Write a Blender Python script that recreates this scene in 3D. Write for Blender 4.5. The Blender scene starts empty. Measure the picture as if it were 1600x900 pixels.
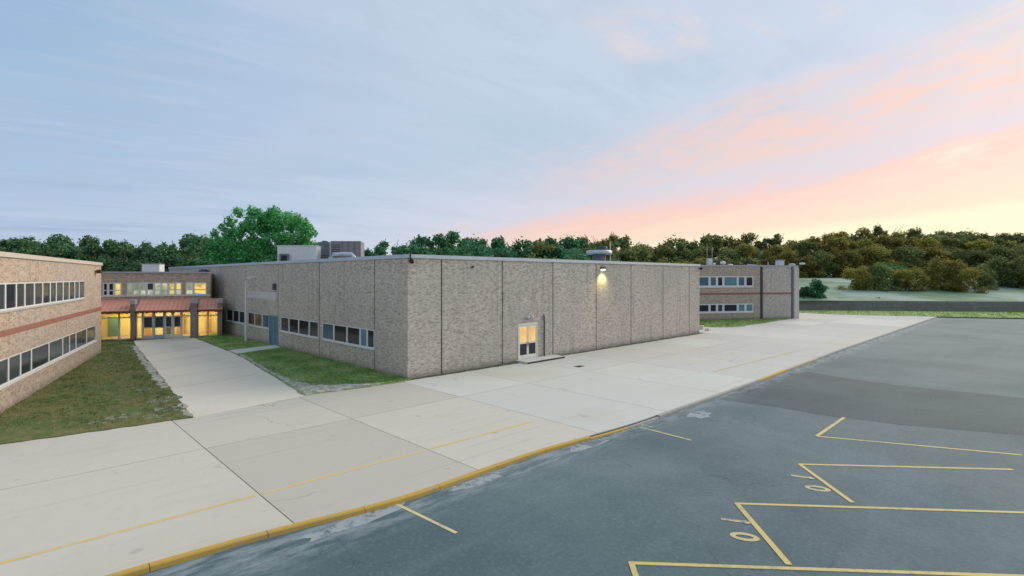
import bpy, math, random
import numpy as np
from mathutils import Vector, Matrix
random.seed(7); np.random.seed(7)
S = bpy.context.scene
COL = S.collection
R = math.radians

# ------------------------------------------------------------------ camera
F, CX, HY, CH = 815.0, 709.0, 432.0, 5.9      # focal length, optical axis and horizon in photo pixels, eye height (m)
cam = bpy.data.cameras.new('camera'); camo = bpy.data.objects.new('camera', cam); COL.objects.link(camo)
camo.location = (0, 0, CH); camo.rotation_euler = (R(90), 0, 0)
cam.sensor_width = 36; cam.lens = F / 1600 * 36
cam.shift_x = (800 - CX) / 1600; cam.shift_y = (HY - 450) / 1600
cam.clip_start = 0.1; cam.clip_end = 5000
S.camera = camo

# ------------------------------------------------------------------ view, sun, sky
S.view_settings.view_transform = 'Standard'; S.view_settings.look = 'None'
S.view_settings.gamma = 1; S.view_settings.use_curve_mapping = False
S.view_settings.exposure = 0.22
SUN_AZ, SUN_EL = 56.0, 27.0                    # degrees right of the view axis / above the horizon
sun = bpy.data.lights.new('sun', 'SUN'); suno = bpy.data.objects.new('sun', sun); COL.objects.link(suno)
sun.energy = 2.6; sun.angle = R(45); sun.color = (1, .88, .70)
sd = Vector((math.sin(R(SUN_AZ)) * math.cos(R(SUN_EL)), math.cos(R(SUN_AZ)) * math.cos(R(SUN_EL)), math.sin(R(SUN_EL))))
suno.rotation_euler = sd.to_track_quat('Z', 'Y').to_euler(); suno.location = sd * 60

def lin(r, g, b):
    f = lambda c: ((c / 255 + .055) / 1.055) ** 2.4 if c > 10 else c / 255 / 12.92
    return (f(r), f(g), f(b), 1)

class N:
    """small node-building helper"""
    def __init__(s, nt): s.nt = nt
    def n(s, t, **kw):
        nd = s.nt.nodes.new(t)
        for k, v in kw.items(): setattr(nd, k, v)
        return nd
    def link(s, a, b): s.nt.links.new(a, b)
    def put(s, sock, v):
        if isinstance(v, bpy.types.NodeSocket): s.link(v, sock)
        else: sock.default_value = v
    def m(s, op, a, b=None, c=None, clamp=False):
        nd = s.n('ShaderNodeMath', operation=op, use_clamp=clamp)
        for i, v in enumerate((a, b, c)):
            if v is not None: s.put(nd.inputs[i], v)
        return nd.outputs[0]
    def step(s, v, a, b):
        nd = s.n('ShaderNodeMapRange', interpolation_type='SMOOTHSTEP')
        s.put(nd.inputs[0], v); nd.inputs[1].default_value = a; nd.inputs[2].default_value = b
        return nd.outputs[0]
    def mix(s, f, a, b, blend='MIX'):
        nd = s.n('ShaderNodeMix', data_type='RGBA', blend_type=blend)
        s.put(nd.inputs[0], f); s.put(nd.inputs[6], a); s.put(nd.inputs[7], b)
        return nd.outputs[2]
    def xyz(s, x, y, z):
        nd = s.n('ShaderNodeCombineXYZ')
        for i, v in enumerate((x, y, z)): s.put(nd.inputs[i], v)
        return nd.outputs[0]
    def sep(s, v):
        nd = s.n('ShaderNodeSeparateXYZ'); s.put(nd.inputs[0], v); return nd.outputs
    def noise(s, vec, scale, detail=4, rough=.55, dist=0):
        nd = s.n('ShaderNodeTexNoise')
        if vec is not None: s.link(vec, nd.inputs['Vector'])
        nd.inputs['Scale'].default_value = scale; nd.inputs['Detail'].default_value = detail
        nd.inputs['Roughness'].default_value = rough; nd.inputs['Distortion'].default_value = dist
        return nd.outputs[0]
    def ramp(s, f, stops):
        nd = s.n('ShaderNodeValToRGB'); s.put(nd.inputs[0], f)
        e = nd.color_ramp.elements
        while len(e) < len(stops): e.new(.5)
        for el, (p, c) in zip(e, stops): el.position = p; el.color = c
        return nd.outputs[0]

W = bpy.data.worlds.new('World'); S.world = W; W.use_nodes = True
W.node_tree.nodes.clear(); w = N(W.node_tree)
tc = w.n('ShaderNodeTexCoord'); X, Y, Z = w.sep(tc.outputs['Generated'])
Zc = w.m('MAXIMUM', Z, 0.0)
el = w.m('MULTIPLY', w.m('ARCSINE', Zc), 57.2958)
sA, cA = math.sin(R(SUN_AZ)), math.cos(R(SUN_AZ))
xs = w.m('SUBTRACT', w.m('MULTIPLY', X, cA), w.m('MULTIPLY', Y, sA))      # across the sun's heading
ys = w.m('ADD', w.m('MULTIPLY', X, sA), w.m('MULTIPLY', Y, cA))           # along it
az = w.m('MULTIPLY', w.m('ARCTAN2', xs, ys), 57.2958)                      # degrees from the sun, left is negative
den = w.m('ADD', Zc, .16)
qc = w.m('DIVIDE', xs, den); qs = w.m('DIVIDE', ys, den)
n_big = w.noise(w.xyz(w.m('MULTIPLY', qc, .55), w.m('MULTIPLY', qs, .16), 3.1), 1.6, 5, .55, .4)
n_str = w.noise(w.xyz(w.m('MULTIPLY', qc, 1.5), w.m('MULTIPLY', qs, .22), 8.3), 2.2, 6, .6, .3)
n_wsp = w.noise(w.xyz(w.m('MULTIPLY', qc, 2.6), w.m('MULTIPLY', qs, .9), 1.7), 2.0, 8, .65, .5)
n_fine = w.noise(w.xyz(w.m('MULTIPLY', qc, 3.2), w.m('MULTIPLY', qs, .5), 5.5), 2.4, 7, .62, .4)
# grey-blue stratus: deeper blue away from the sun
side = w.step(az, -104.0, -48.0)
stratus = w.mix(side, lin(156, 189, 220), lin(199, 213, 231))
low = w.m('MULTIPLY', w.step(el, 22.0, 3.0), .4)
stratus = w.mix(low, stratus, lin(206, 212, 234))
streak = w.m('MULTIPLY', w.step(n_str, .48, .68), w.m('MULTIPLY', w.step(el, 15.0, 7.0), w.step(az, -55.0, -85.0)))
stratus = w.mix(w.m('MULTIPLY', streak, .7), stratus, lin(150, 177, 209))
stratus = w.mix(w.m('MULTIPLY', w.step(n_big, .50, .75), .4), stratus, lin(208, 220, 240))
stratus = w.mix(w.m('MULTIPLY', w.step(n_big, .52, .30), .5), stratus, lin(170, 196, 216))
stratus = w.mix(w.m('MULTIPLY', w.step(n_fine, .46, .74), .30), stratus, lin(212, 216, 234))
stratus = w.mix(w.m('MULTIPLY', w.step(n_wsp, .46, .66), .28), stratus, lin(176, 194, 214))
# sunset-lit cloud layers, rising towards the sun's heading on both sides of it
af = w.m('SUBTRACT', SUN_AZ, w.m('ABSOLUTE', az))
acr = w.m('SUBTRACT', el, w.m('MULTIPLY', af, .15))            # across the bands
n_band = w.noise(w.xyz(w.m('MULTIPLY', af, .045), w.m('MULTIPLY', acr, .26), 2.0), 1.0, 7, .62, .5)
n_bfine = w.noise(w.xyz(w.m('MULTIPLY', af, .16), w.m('MULTIPLY', acr, .62), 6.0), 1.0, 7, .65, .6)
jit = w.m('ADD', w.m('MULTIPLY', w.m('SUBTRACT', n_band, .5), 6.0), w.m('MULTIPLY', w.m('SUBTRACT', n_bfine, .5), 3.5))
def line(c0, c1): return w.m('ADD', w.m('SUBTRACT', w.m('ADD', w.m('MULTIPLY', af, c1), c0), el), jit)
veil = w.m('MULTIPLY', w.step(line(9.0, .22), -5.0, 7.0), w.step(af, -25.0, 20.0))
skyc = w.mix(w.m('MULTIPLY', veil, .75), stratus, lin(222, 216, 227))
hi = line(9.8, .15)                                   # upper pink streaks
band = w.m('MULTIPLY', w.m('MULTIPLY', w.step(hi, -3.8, 1.6), w.step(hi, 6.0, 1.6)), w.m('ADD', .45, w.m('MULTIPLY', w.step(n_bfine, .38, .60), .6)))
skyc = w.mix(w.m('MULTIPLY', w.m('MULTIPLY', band, w.step(af, 0.0, 32.0)), .8), skyc, lin(248, 206, 190))
lo = line(5.0, .135)                                  # lower deck: pink edge, peach and cream body
lof = w.step(af, -10.0, 14.0)
body = w.ramp(w.m('DIVIDE', lo, 8.0), [(0.0, lin(240, 206, 206)), (.18, lin(249, 207, 194)), (.42, lin(252, 219, 198)), (.9, lin(253, 227, 200))])
skyc = w.mix(w.m('MULTIPLY', w.step(lo, -1.4, 1.6), lof), skyc, body)
bright = w.m('MULTIPLY', w.step(n_band, .54, .72), w.m('MULTIPLY', w.step(lo, .4, 2.4), lof))
skyc = w.mix(w.m('MULTIPLY', bright, .65), skyc, lin(255, 246, 226))
skyc = w.mix(w.m('MULTIPLY', w.step(w.m('SUBTRACT', w.m('ADD', w.m('MULTIPLY', af, .075), 1.9), el), -.6, .7), w.step(af, 4.0, 26.0)), skyc, lin(255, 243, 208))
# pale wisps higher up
wis = w.m('MULTIPLY', w.m('MULTIPLY', w.step(n_wsp, .46, .70), w.step(af, 9.0, 20.0)), w.m('MULTIPLY', w.step(el, 20.5, 22.6), w.step(el, 27.5, 24.5)))
skyc = w.mix(w.m('MULTIPLY', wis, .8), skyc, lin(240, 222, 220))
nish = w.n('ShaderNodeTexSky', sky_type='NISHITA', sun_disc=False)
nish.sun_elevation = R(SUN_EL); nish.sun_rotation = R(SUN_AZ)
nsc = w.mix(1.0, nish.outputs[0], (.09, .09, .09, 1), 'MULTIPLY')
skyc = w.mix(.88, nsc, skyc)
bg = w.n('ShaderNodeBackground'); w.link(skyc, bg.inputs[0]); bg.inputs[1].default_value = 0.9
w.link(bg.outputs[0], w.n('ShaderNodeOutputWorld').inputs[0])

# ------------------------------------------------------------------ geometry helpers
def P(px, py, z=0.0):
    """the point of the level z that the photograph shows at (px, py)"""
    y = F * (CH - z) / (py - HY)
    return Vector(((px - CX) / F * y, y, z))

def setp(o, label=None, cat=None, group=None, kind=None):
    if label: o['label'] = label
    if cat: o['category'] = cat
    if group: o['group'] = group
    if kind: o['kind'] = kind
    return o

def empty(name, loc=(0, 0, 0), rz=0.0, **kw):
    o = bpy.data.objects.new(name, None); COL.objects.link(o)
    o.location = loc; o.rotation_euler = (0, 0, rz); o.empty_display_size = .3
    return setp(o, **kw)

def link(name, me, mat, parent=None, **kw):
    o = bpy.data.objects.new(name, me); COL.objects.link(o)
    if mat is not None and not me.materials: me.materials.append(mat)
    if parent is not None: o.parent = parent
    return setp(o, **kw)

class MB:
    def __init__(s): s.v = []; s.f = []; s.smooth = []
    def add(s, vs, fs, sm=False):
        b = len(s.v); s.v += [tuple(v) for v in vs]
        for f in fs: s.f.append(tuple(b + i for i in f)); s.smooth.append(sm)
        return s
    def box(s, x0, x1, y0, y1, z0, z1, bev=0):
        if x0 > x1: x0, x1 = x1, x0
        if y0 > y1: y0, y1 = y1, y0
        if z0 > z1: z0, z1 = z1, z0
        if bev <= 0:
            return s.add([(x0,y0,z0),(x1,y0,z0),(x1,y1,z0),(x0,y1,z0),(x0,y0,z1),(x1,y0,z1),(x1,y1,z1),(x0,y1,z1)],
                         [(3,2,1,0),(4,5,6,7),(0,1,5,4),(1,2,6,5),(2,3,7,6),(3,0,4,7)])
        b = bev
        ring = [(x0,y0),(x1,y0),(x1,y1),(x0,y1)]; ri = [(x0+b,y0+b),(x1-b,y0+b),(x1-b,y1-b),(x0+b,y1-b)]
        vs = [(x,y,z0) for x,y in ring] + [(x,y,z1-b) for x,y in ring] + [(x,y,z1) for x,y in ri]
        fs = [(3,2,1,0),(8,9,10,11)]
        for k in (0, 4):
            for i in range(4): j = (i+1) % 4; fs.append((k+i, k+j, k+4+j, k+4+i))
        return s.add(vs, fs)
    def prism(s, pts, z0, z1):
        n = len(pts); A = sum(pts[i][0]*pts[(i+1)%n][1]-pts[(i+1)%n][0]*pts[i][1] for i in range(n))
        if A < 0: pts = pts[::-1]
        vs = [(p[0],p[1],z0) for p in pts] + [(p[0],p[1],z1) for p in pts]
        fs = [tuple(range(n-1,-1,-1)), tuple(range(n,2*n))] + [(i,(i+1)%n,n+(i+1)%n,n+i) for i in range(n)]
        return s.add(vs, fs)
    def tube(s, pts, rad, n=8, caps=True, sm=True):
        pts = [Vector(p) for p in pts]
        if not hasattr(rad, '__len__'): rad = [rad]*len(pts)
        vs, fs = [], []
        for i, p in enumerate(pts):
            t = (pts[min(i+1,len(pts)-1)]-pts[max(i-1,0)]).normalized()
            a = t.cross(Vector((0,0,1)) if abs(t.z) < .9 else Vector((1,0,0))).normalized(); b = t.cross(a)
            for k in range(n):
                th = 2*math.pi*k/n; vs.append(p + (a*math.cos(th)-b*math.sin(th))*rad[i])
        for i in range(len(pts)-1):
            for k in range(n): fs.append((i*n+k, i*n+(k+1)%n, (i+1)*n+(k+1)%n, (i+1)*n+k)[::-1])
        s.add(vs, fs, sm)
        if caps:
            m = len(pts)-1
            s.add(vs[:n], [tuple(range(n))]); s.add(vs[m*n:], [tuple(range(n-1,-1,-1))])
        return s
    def lathe(s, prof, c=(0,0,0), n=16):
        vs = [(c[0]+r*math.cos(2*math.pi*k/n), c[1]+r*math.sin(2*math.pi*k/n), c[2]+z) for r, z in prof for k in range(n)]
        fs = [(i*n+k, i*n+(k+1)%n, (i+1)*n+(k+1)%n, (i+1)*n+k) for i in range(len(prof)-1) for k in range(n)]
        s.add(vs, fs, True)
        m = len(prof)-1
        return s.add(vs[m*n:], [tuple(range(n))]).add(vs[:n], [tuple(range(n-1,-1,-1))])
    def mesh(s, name):
        me = bpy.data.meshes.new(name); me.from_pydata(s.v, [], s.f)
        me.polygons.foreach_set('use_smooth', s.smooth); me.update(); return me
    def build(s, name, mat, parent=None, **kw): return link(name, s.mesh(name), mat, parent, **kw)

def quads_mesh(name, V, nper=4):
    """numpy array (n, nper, 3) -> mesh of separate faces"""
    n = len(V); me = bpy.data.meshes.new(name)
    me.vertices.add(n*nper); me.vertices.foreach_set('co', V.astype(np.float32).ravel())
    me.loops.add(n*nper); me.loops.foreach_set('vertex_index', np.arange(n*nper, dtype=np.int32))
    me.polygons.add(n); me.polygons.foreach_set('loop_start', np.arange(0, n*nper, nper, dtype=np.int32))
    me.update(calc_edges=True); me.validate(); return me

# ------------------------------------------------------------------ materials
def mat(name, fn, rough=.8, metal=0, spec=.3):
    m = bpy.data.materials.new(name); m.use_nodes = True; nt = m.node_tree; k = N(nt)
    b = nt.nodes['Principled BSDF']; b.inputs['Roughness'].default_value = rough; b.inputs['Metallic'].default_value = metal
    b.inputs['Specular IOR Level'].default_value = spec
    c = fn(k, b) if callable(fn) else fn
    if c is not None: k.put(b.inputs['Base Color'], c)
    return m
def objc(k): return k.n('ShaderNodeTexCoord').outputs['Object']
def bump(k, b, h, strength=.3, dist=.02):
    nd = k.n('ShaderNodeBump'); nd.inputs['Strength'].default_value = strength; nd.inputs['Distance'].default_value = dist
    k.link(h, nd.inputs['Height']); k.link(nd.outputs[0], b.inputs['Normal'])

def brick_fn(c1, c2, mort, tint):
    def fn(k, b):
        o = objc(k); x, y, z = k.sep(o)
        uv = k.xyz(k.m('ADD', x, y), z, 0.0)
        br = k.n('ShaderNodeTexBrick'); k.link(uv, br.inputs['Vector'])
        br.inputs['Scale'].default_value = 1; br.inputs['Brick Width'].default_value = .203; br.inputs['Row Height'].default_value = .0677
        br.inputs['Mortar Size'].default_value = .007; br.inputs['Mortar Smooth'].default_value = .2; br.inputs['Bias'].default_value = -.1
        br.inputs['Color1'].default_value = c1; br.inputs['Color2'].default_value = c2; br.inputs['Mortar'].default_value = mort
        c = br.outputs[0]
        row = k.m('FLOOR', k.m('DIVIDE', z, .0677)); half = k.m('MULTIPLY', k.m('MODULO', row, 2.0), .5)
        colm = k.m('FLOOR', k.m('ADD', k.m('DIVIDE', k.m('ADD', x, y), .203), half))
        wn = k.n('ShaderNodeTexWhiteNoise'); k.link(k.xyz(colm, row, 1.5), wn.inputs['Vector']); rv = wn.outputs[0]
        c = k.mix(k.m('MULTIPLY', k.step(rv, .62, .95), .62), c, tint)
        c = k.mix(k.m('MULTIPLY', k.step(rv, .30, .02), .58), c, tuple(v*.5 for v in c1[:3])+(1,))
        nb = k.noise(k.xyz(k.m('ADD', x, y), k.m('MULTIPLY', z, 1.5), 0.0), 3.2, 5, .7)
        c = k.mix(k.m('MULTIPLY', k.step(nb, .50, .68), .28), c, tint)
        c = k.mix(k.m('MULTIPLY', k.step(nb, .48, .30), .24), c, tuple(v*.6 for v in c1[:3])+(1,))
        nw = k.noise(o, .22, 3, .5)
        c = k.mix(k.m('MULTIPLY', k.step(nw, .4, .7), .25), c, (.36, .35, .33, 1))
        inf = k.n('ShaderNodeObjectInfo').outputs['Random']
        c = k.mix(k.m('MULTIPLY', inf, .16), c, (.30, .27, .24, 1))
        # rain streaks, and a darker tone towards the foot
        st = k.noise(k.xyz(k.m('MULTIPLY', k.m('ADD', x, y), 2.2), k.m('MULTIPLY', z, .12), 4.0), 1.6, 4, .6)
        c = k.mix(k.m('MULTIPLY', k.step(st, .52, .74), .38), c, (.14, .13, .12, 1))
        foot = k.m('MULTIPLY', k.step(k.m('ADD', z, k.m('MULTIPLY', nb, .5)), .75, .2), .5)
        c = k.mix(foot, c, (.12, .12, .095, 1))
        bump(k, b, br.outputs[1], .25, -.01)
        return c
    return fn
M = {}
M['brick'] = mat('brick', brick_fn((.45, .38, .315, 1), (.605, .525, .45, 1), (.555, .52, .47, 1), (.70, .63, .555, 1)), .9)
M['brick_wing'] = mat('brick_wing', brick_fn((.40, .29, .22, 1), (.54, .405, .31, 1), (.47, .42, .37, 1), (.60, .48, .385, 1)), .9)
M['joint'] = mat('joint', (.05, .048, .046, 1), .9)
M['band'] = mat('band', lambda k, b: k.mix(k.noise(objc(k), 3), (.26, .10, .075, 1), (.36, .17, .13, 1)), .85)
def weathered(c, d=.75, sc=2.0):
    def fn(k, b):
        n = k.noise(objc(k), sc, 5, .6)
        return k.mix(n, tuple(v*d for v in c)+(1,), tuple(min(1, v*(2-d)) for v in c)+(1,))
    return fn
M['coping'] = mat('coping', weathered((.47, .54, .60), .85), .45, .35)
M['white_metal'] = mat('white_metal', weathered((.66, .67, .66), .88), .5)
M['cream_metal'] = mat('cream_metal', weathered((.74, .72, .62), .9), .5)
M['grey_metal'] = mat('grey_metal', weathered((.34, .36, .38), .8), .5, .3)
M['dark_metal'] = mat('dark_metal', weathered((.06, .07, .08), .7), .5)
M['slate_metal'] = mat('slate_metal', weathered((.14, .17, .20), .75), .6)
M['louvre'] = mat('louvre', weathered((.24, .225, .23), .75), .7)
M['black'] = mat('black', (.018, .018, .02, 1), .5)
M['blue_paint'] = mat('blue_paint', weathered((.16, .30, .35), .85), .5)
M['door_grey'] = mat('door_grey', weathered((.42, .50, .56), .85), .45)
M['red_roof'] = mat('red_roof', weathered((.70, .335, .25), .88, 1.2), .5, .1)
M['red_dark'] = mat('red_dark', weathered((.24, .07, .045), .8, 1.5), .6)
M['roof'] = mat('roof', weathered((.30, .30, .30), .75, .6), .95)
M['pillar'] = mat('pillar', brick_fn((.19, .13, .12, 1), (.31, .235, .21, 1), (.27, .25, .23, 1), (.29, .23, .21, 1)), .9)
M['cap'] = mat('cap', weathered((.42, .40, .42), .85), .8)
def glassy(name, c, rough=.08): return mat(name, lambda k, b: k.mix(k.noise(objc(k), .9, 2), tuple(v*.6 for v in c)+(1,), tuple(v*1.4 for v in c)+(1,)), rough, 0, .5)
M['glass_dark'] = glassy('glass_dark', (.018, .022, .03))
M['glass_blue'] = glassy('glass_blue', (.05, .13, .19), .2)
M['glass_slate'] = glassy('glass_slate', (.045, .055, .065), .15)
M['blind'] = glassy('blind', (.10, .21, .27), .5)
def clear(k, b):
    nt = k.nt; out = nt.nodes['Material Output']
    t = k.n('ShaderNodeBsdfTransparent'); g = k.n('ShaderNodeBsdfGlossy'); g.inputs['Roughness'].default_value = .03
    fr = k.n('ShaderNodeFresnel'); fr.inputs[0].default_value = 1.5
    mx = k.n('ShaderNodeMixShader'); k.link(fr.outputs[0], mx.inputs[0]); t.inputs[0].default_value = (.86, .9, .88, 1)
    k.link(t.outputs[0], mx.inputs[1]); k.link(g.outputs[0], mx.inputs[2]); k.link(mx.outputs[0], out.inputs[0])
M['clear'] = mat('clear_glass', clear)
def lit(name, c, s, dark=.45, sc=1.3):
    def fn(k, b):
        o = objc(k); n = k.noise(o, sc, 3, .6); n2 = k.noise(o, sc*3.3, 2, .5)
        cc = k.mix(k.step(n, .36, .62), tuple(v*dark for v in c)+(1,), c+(1,))
        cc = k.mix(k.m('MULTIPLY', k.step(n2, .55, .7), .5), cc, (min(1, c[0]*1.2), min(1, c[1]*1.25), c[2]*1.5, 1))
        k.link(cc, b.inputs['Emission Color']); b.inputs['Emission Strength'].default_value = s
        return (.05, .05, .05, 1)
    return mat(name, fn, .1, 0, .5)
M['lit_yellow'] = lit('lit_yellow', (.93, .68, .16), .85)
M['lit_pale'] = lit('lit_pale', (.66, .70, .42), .75, .5)
M['lit_orange'] = lit('lit_orange', (.95, .58, .17), .85, .72, 1.1)
M['lit_green'] = lit('lit_green', (.38, .45, .30), .6, .5)
M['bulb'] = lit('bulb', (1, .95, .55), 3.0, .95)
M['inside'] = mat('inside', weathered((.70, .60, .36), .9, .5), .9)
M['inside_floor'] = mat('inside_floor', (.35, .27, .17, 1), .4)
M['wood'] = mat('wood', weathered((.45, .24, .10), .8, 1), .6)
M['dark_green_leaf'] = None

def cracks(k, o, scale, width):
    """thin wandering crack lines"""
    wv = k.n('ShaderNodeTexNoise'); k.link(o, wv.inputs['Vector']); wv.inputs['Scale'].default_value = .8; wv.inputs['Detail'].default_value = 5
    ad = k.n('ShaderNodeVectorMath', operation='MULTIPLY_ADD'); k.link(wv.outputs['Color'], ad.inputs[0]); ad.inputs[1].default_value = (2.4, 2.4, 0); k.link(o, ad.inputs[2])
    vo = k.n('ShaderNodeTexVoronoi', feature='DISTANCE_TO_EDGE', voronoi_dimensions='2D'); k.link(ad.outputs[0], vo.inputs['Vector']); vo.inputs['Scale'].default_value = scale
    return k.m('MULTIPLY', k.step(vo.outputs['Distance'], width, width*.2), k.step(k.noise(o, .3, 3, .6), .46, .58))
def concrete(base, tint, stain, joint_rows=True):
    def fn(k, b):
        o = objc(k); inf = k.n('ShaderNodeObjectInfo').outputs['Random']
        n1 = k.noise(o, .35, 5, .6); n2 = k.noise(o, 2.6, 6, .65); n3 = k.noise(o, 55, 3, .6)
        c = k.mix(n1, base, tint)
        c = k.mix(k.m('MULTIPLY', k.step(n2, .5, .75), .35), c, stain)
        c = k.mix(k.m('MULTIPLY', inf, .7), c, tuple(v*.80 for v in base[:3])+(1,))
        x, y, z = k.sep(o)                       # broom and traffic marks run along the kerb
        st = k.noise(k.xyz(k.m('MULTIPLY', x, .18), k.m('MULTIPLY', y, 1.6), 0.0), 1.3, 5, .6)
        c = k.mix(k.m('MULTIPLY', k.step(st, .52, .72), .28), c, stain)
        big = k.noise(k.xyz(k.m('ADD', x, 13.0), y, 0.0), .13, 3, .5)
        c = k.mix(k.m('MULTIPLY', k.step(big, .5, .7), .3), c, (.50, .43, .30, 1))
        c = k.mix(k.m('MULTIPLY', k.step(n3, .55, .75), .15), c, (.3, .3, .28, 1))
        sp = k.noise(o, 1.1, 2, .4); c = k.mix(k.m('MULTIPLY', k.step(sp, .69, .76), .35), c, (.24, .23, .20, 1))
        ty = k.noise(k.xyz(k.m('MULTIPLY', x, .05), k.m('MULTIPLY', y, 2.6), 7.0), 1.0, 3, .6)
        c = k.mix(k.m('MULTIPLY', k.step(ty, .58, .72), .18), c, (.26, .25, .23, 1))
        c = k.mix(k.m('MULTIPLY', k.m('MULTIPLY', cracks(k, o, .11, .007), k.step(k.noise(o, .17, 2, .5), .5, .6)), .4), c, (.16, .15, .13, 1))
        bump(k, b, n3, .12, .01)
        return c
    return fn
M['slab_old'] = mat('slab_old', concrete((.575, .535, .455, 1), (.625, .585, .505, 1), (.48, .44, .37, 1)), .9)
M['slab_new'] = mat('slab_new', concrete((.60, .61, .565, 1), (.66, .67, .625, 1), (.52, .53, .485, 1)), .85)
M['slab_far'] = mat('slab_far', concrete((.57, .56, .52, 1), (.62, .61, .575, 1), (.48, .43, .33, 1)), .9)
M['walk'] = mat('walk', concrete((.76, .685, .565, 1), (.80, .73, .615, 1), (.66, .60, .50, 1)), .9)
M['kerb_grey'] = mat('kerb_grey', weathered((.36, .36, .33), .7, 3), .9)
def worn_paint(c, under, lo=.42, hi=.62, sc=4):
    def fn(k, b):
        o = objc(k); n = k.noise(o, sc, 6, .7); n2 = k.noise(o, .6, 3, .5)
        f = k.step(k.m('ADD', n, k.m('MULTIPLY', k.m('SUBTRACT', n2, .5), .5)), lo, hi)
        n3 = k.noise(o, 22, 3, .6)
        c2 = k.mix(n3, tuple(v*.8 for v in c[:3])+(1,), c)
        return k.mix(f, c2, under)
    return fn
M['kerb_yellow'] = mat('kerb_yellow', worn_paint((.60, .38, .08, 1), (.40, .33, .20, 1), .5, .72), .75)
M['kerb_faded'] = mat('kerb_faded', worn_paint((.56, .42, .14, 1), (.42, .39, .32, 1), .40, .6), .8)
M['line_pave'] = mat('line_pave', worn_paint((.72, .54, .21, 1), (.60, .54, .42, 1), .46, .74, 5), .8)
M['line_yellow'] = mat('line_yellow', worn_paint((.68, .53, .20, 1), (.25, .27, .20, 1), .50, .78, 7), .75)
M['line_pale'] = mat('line_pale', worn_paint((.68, .60, .30, 1), (.26, .29, .25, 1), .5, .75), .75)
M['number_paint'] = mat('number_paint', worn_paint((.64, .52, .27, 1), (.22, .25, .24, 1), .48, .70, 5), .8)
def asphalt(c, light):
    def fn(k, b):
        o = objc(k); x, y, z = k.sep(o)
        n1 = k.noise(o, .16, 5, .6, .3); n2 = k.noise(o, 1.4, 6, .65); n3 = k.noise(o, 38, 4, .7)
        cc = k.mix(k.step(n1, .3, .7), tuple(v*.86 for v in c)+(1,), light+(1,))
        cc = k.mix(k.m('MULTIPLY', k.step(n2, .45, .75), .3), cc, tuple(v*.7 for v in c)+(1,))
        tr = k.noise(k.xyz(k.m('MULTIPLY', x, .06), k.m('MULTIPLY', y, .9), 3.0), 1.0, 4, .6)
        cc = k.mix(k.m('MULTIPLY', k.step(tr, .52, .7), .35), cc, light+(1,))
        n4 = k.noise(o, 9, 5, .75)
        cc = k.mix(k.m('MULTIPLY', k.step(n4, .5, .68), .35), cc, tuple(v*1.35 for v in light)+(1,))
        cc = k.mix(k.m('MULTIPLY', k.step(n4, .5, .32), .35), cc, tuple(v*.65 for v in c)+(1,))
        cc = k.mix(k.m('MULTIPLY', k.step(n3, .55, .8), .6), cc, tuple(v*1.6 for v in light)+(1,))
        cc = k.mix(k.m('MULTIPLY', k.step(n3, .42, .25), .6), cc, tuple(v*.5 for v in c)+(1,))
        cc = k.mix(k.m('MULTIPLY', cracks(k, o, .13, .006), .4), cc, tuple(v*.35 for v in c)+(1,))
        # pale silt washed against the kerb
        sn = k.noise(k.xyz(k.m('MULTIPLY', x, .55), k.m('MULTIPLY', y, 2.4), 0.0), 1.5, 6, .65)
        near = k.m('MULTIPLY', k.step(y, 9.9, 11.1), k.step(sn, .40, .62))
        cc = k.mix(k.m('MULTIPLY', near, .45), cc, (.40, .44, .46, 1))
        bump(k, b, n3, .35, .01)
        return cc
    return fn
M['asphalt'] = mat('asphalt', asphalt((.085, .138, .155), (.135, .185, .200)), .85)
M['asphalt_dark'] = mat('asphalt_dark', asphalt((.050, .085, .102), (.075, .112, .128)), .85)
def ground_fn(k, b):
    o = objc(k); n = k.noise(o, .05, 5, .6); n2 = k.noise(o, 1.2, 5, .6)
    return k.mix(n2, k.mix(n, (.05, .08, .03, 1), (.10, .11, .045, 1)), (.08, .09, .04, 1))
M['earth'] = mat('earth', ground_fn, .95)
def lawn_fn(a, b2, dry):
    def fn(k, b):
        o = objc(k); n = k.noise(o, .45, 4, .6); n2 = k.noise(o, 2.2, 5, .65); n3 = k.noise(o, 18, 3, .6)
        c = k.mix(k.step(n, .35, .65), a, b2)
        c = k.mix(k.m('MULTIPLY', k.step(n2, .48, .64), .75), c, dry)
        c = k.mix(k.m('MULTIPLY', k.step(n3, .5, .7), .4), c, tuple(v*.5 for v in a[:3])+(1,))
        bump(k, b, n3, .6, .04)
        return c
    return fn
M['lawn_olive'] = mat('lawn_olive', lawn_fn((.085, .145, .04, 1), (.17, .17, .055, 1), (.25, .19, .09, 1)), .95)
M['lawn_green'] = mat('lawn_green', lawn_fn((.16, .32, .09, 1), (.30, .37, .12, 1), (.46, .37, .18, 1)), .95)
M['dirt'] = mat('dirt', lambda k, b: k.mix(k.step(k.noise(objc(k), 2.6, 6, .7), .35, .65), (.22, .22, .16, 1), (.52, .51, .45, 1)), .95)
M['thin_grass'] = mat('thin_grass', lambda k, b: k.mix(k.step(k.noise(objc(k), 4.5, 6, .75), .42, .66), (.11, .135, .055, 1), (.36, .35, .25, 1)), .95)
M['soil'] = mat('soil', lambda k, b: k.mix(k.noise(objc(k), 5, 5, .7), (.035, .045, .035, 1), (.12, .115, .09, 1)), .95)
M['field'] = mat('field', lambda k, b: k.mix(k.step(k.noise(objc(k), .07, 4, .6), .38, .62), (.14, .23, .12, 1), (.32, .40, .33, 1)), .95)
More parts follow.
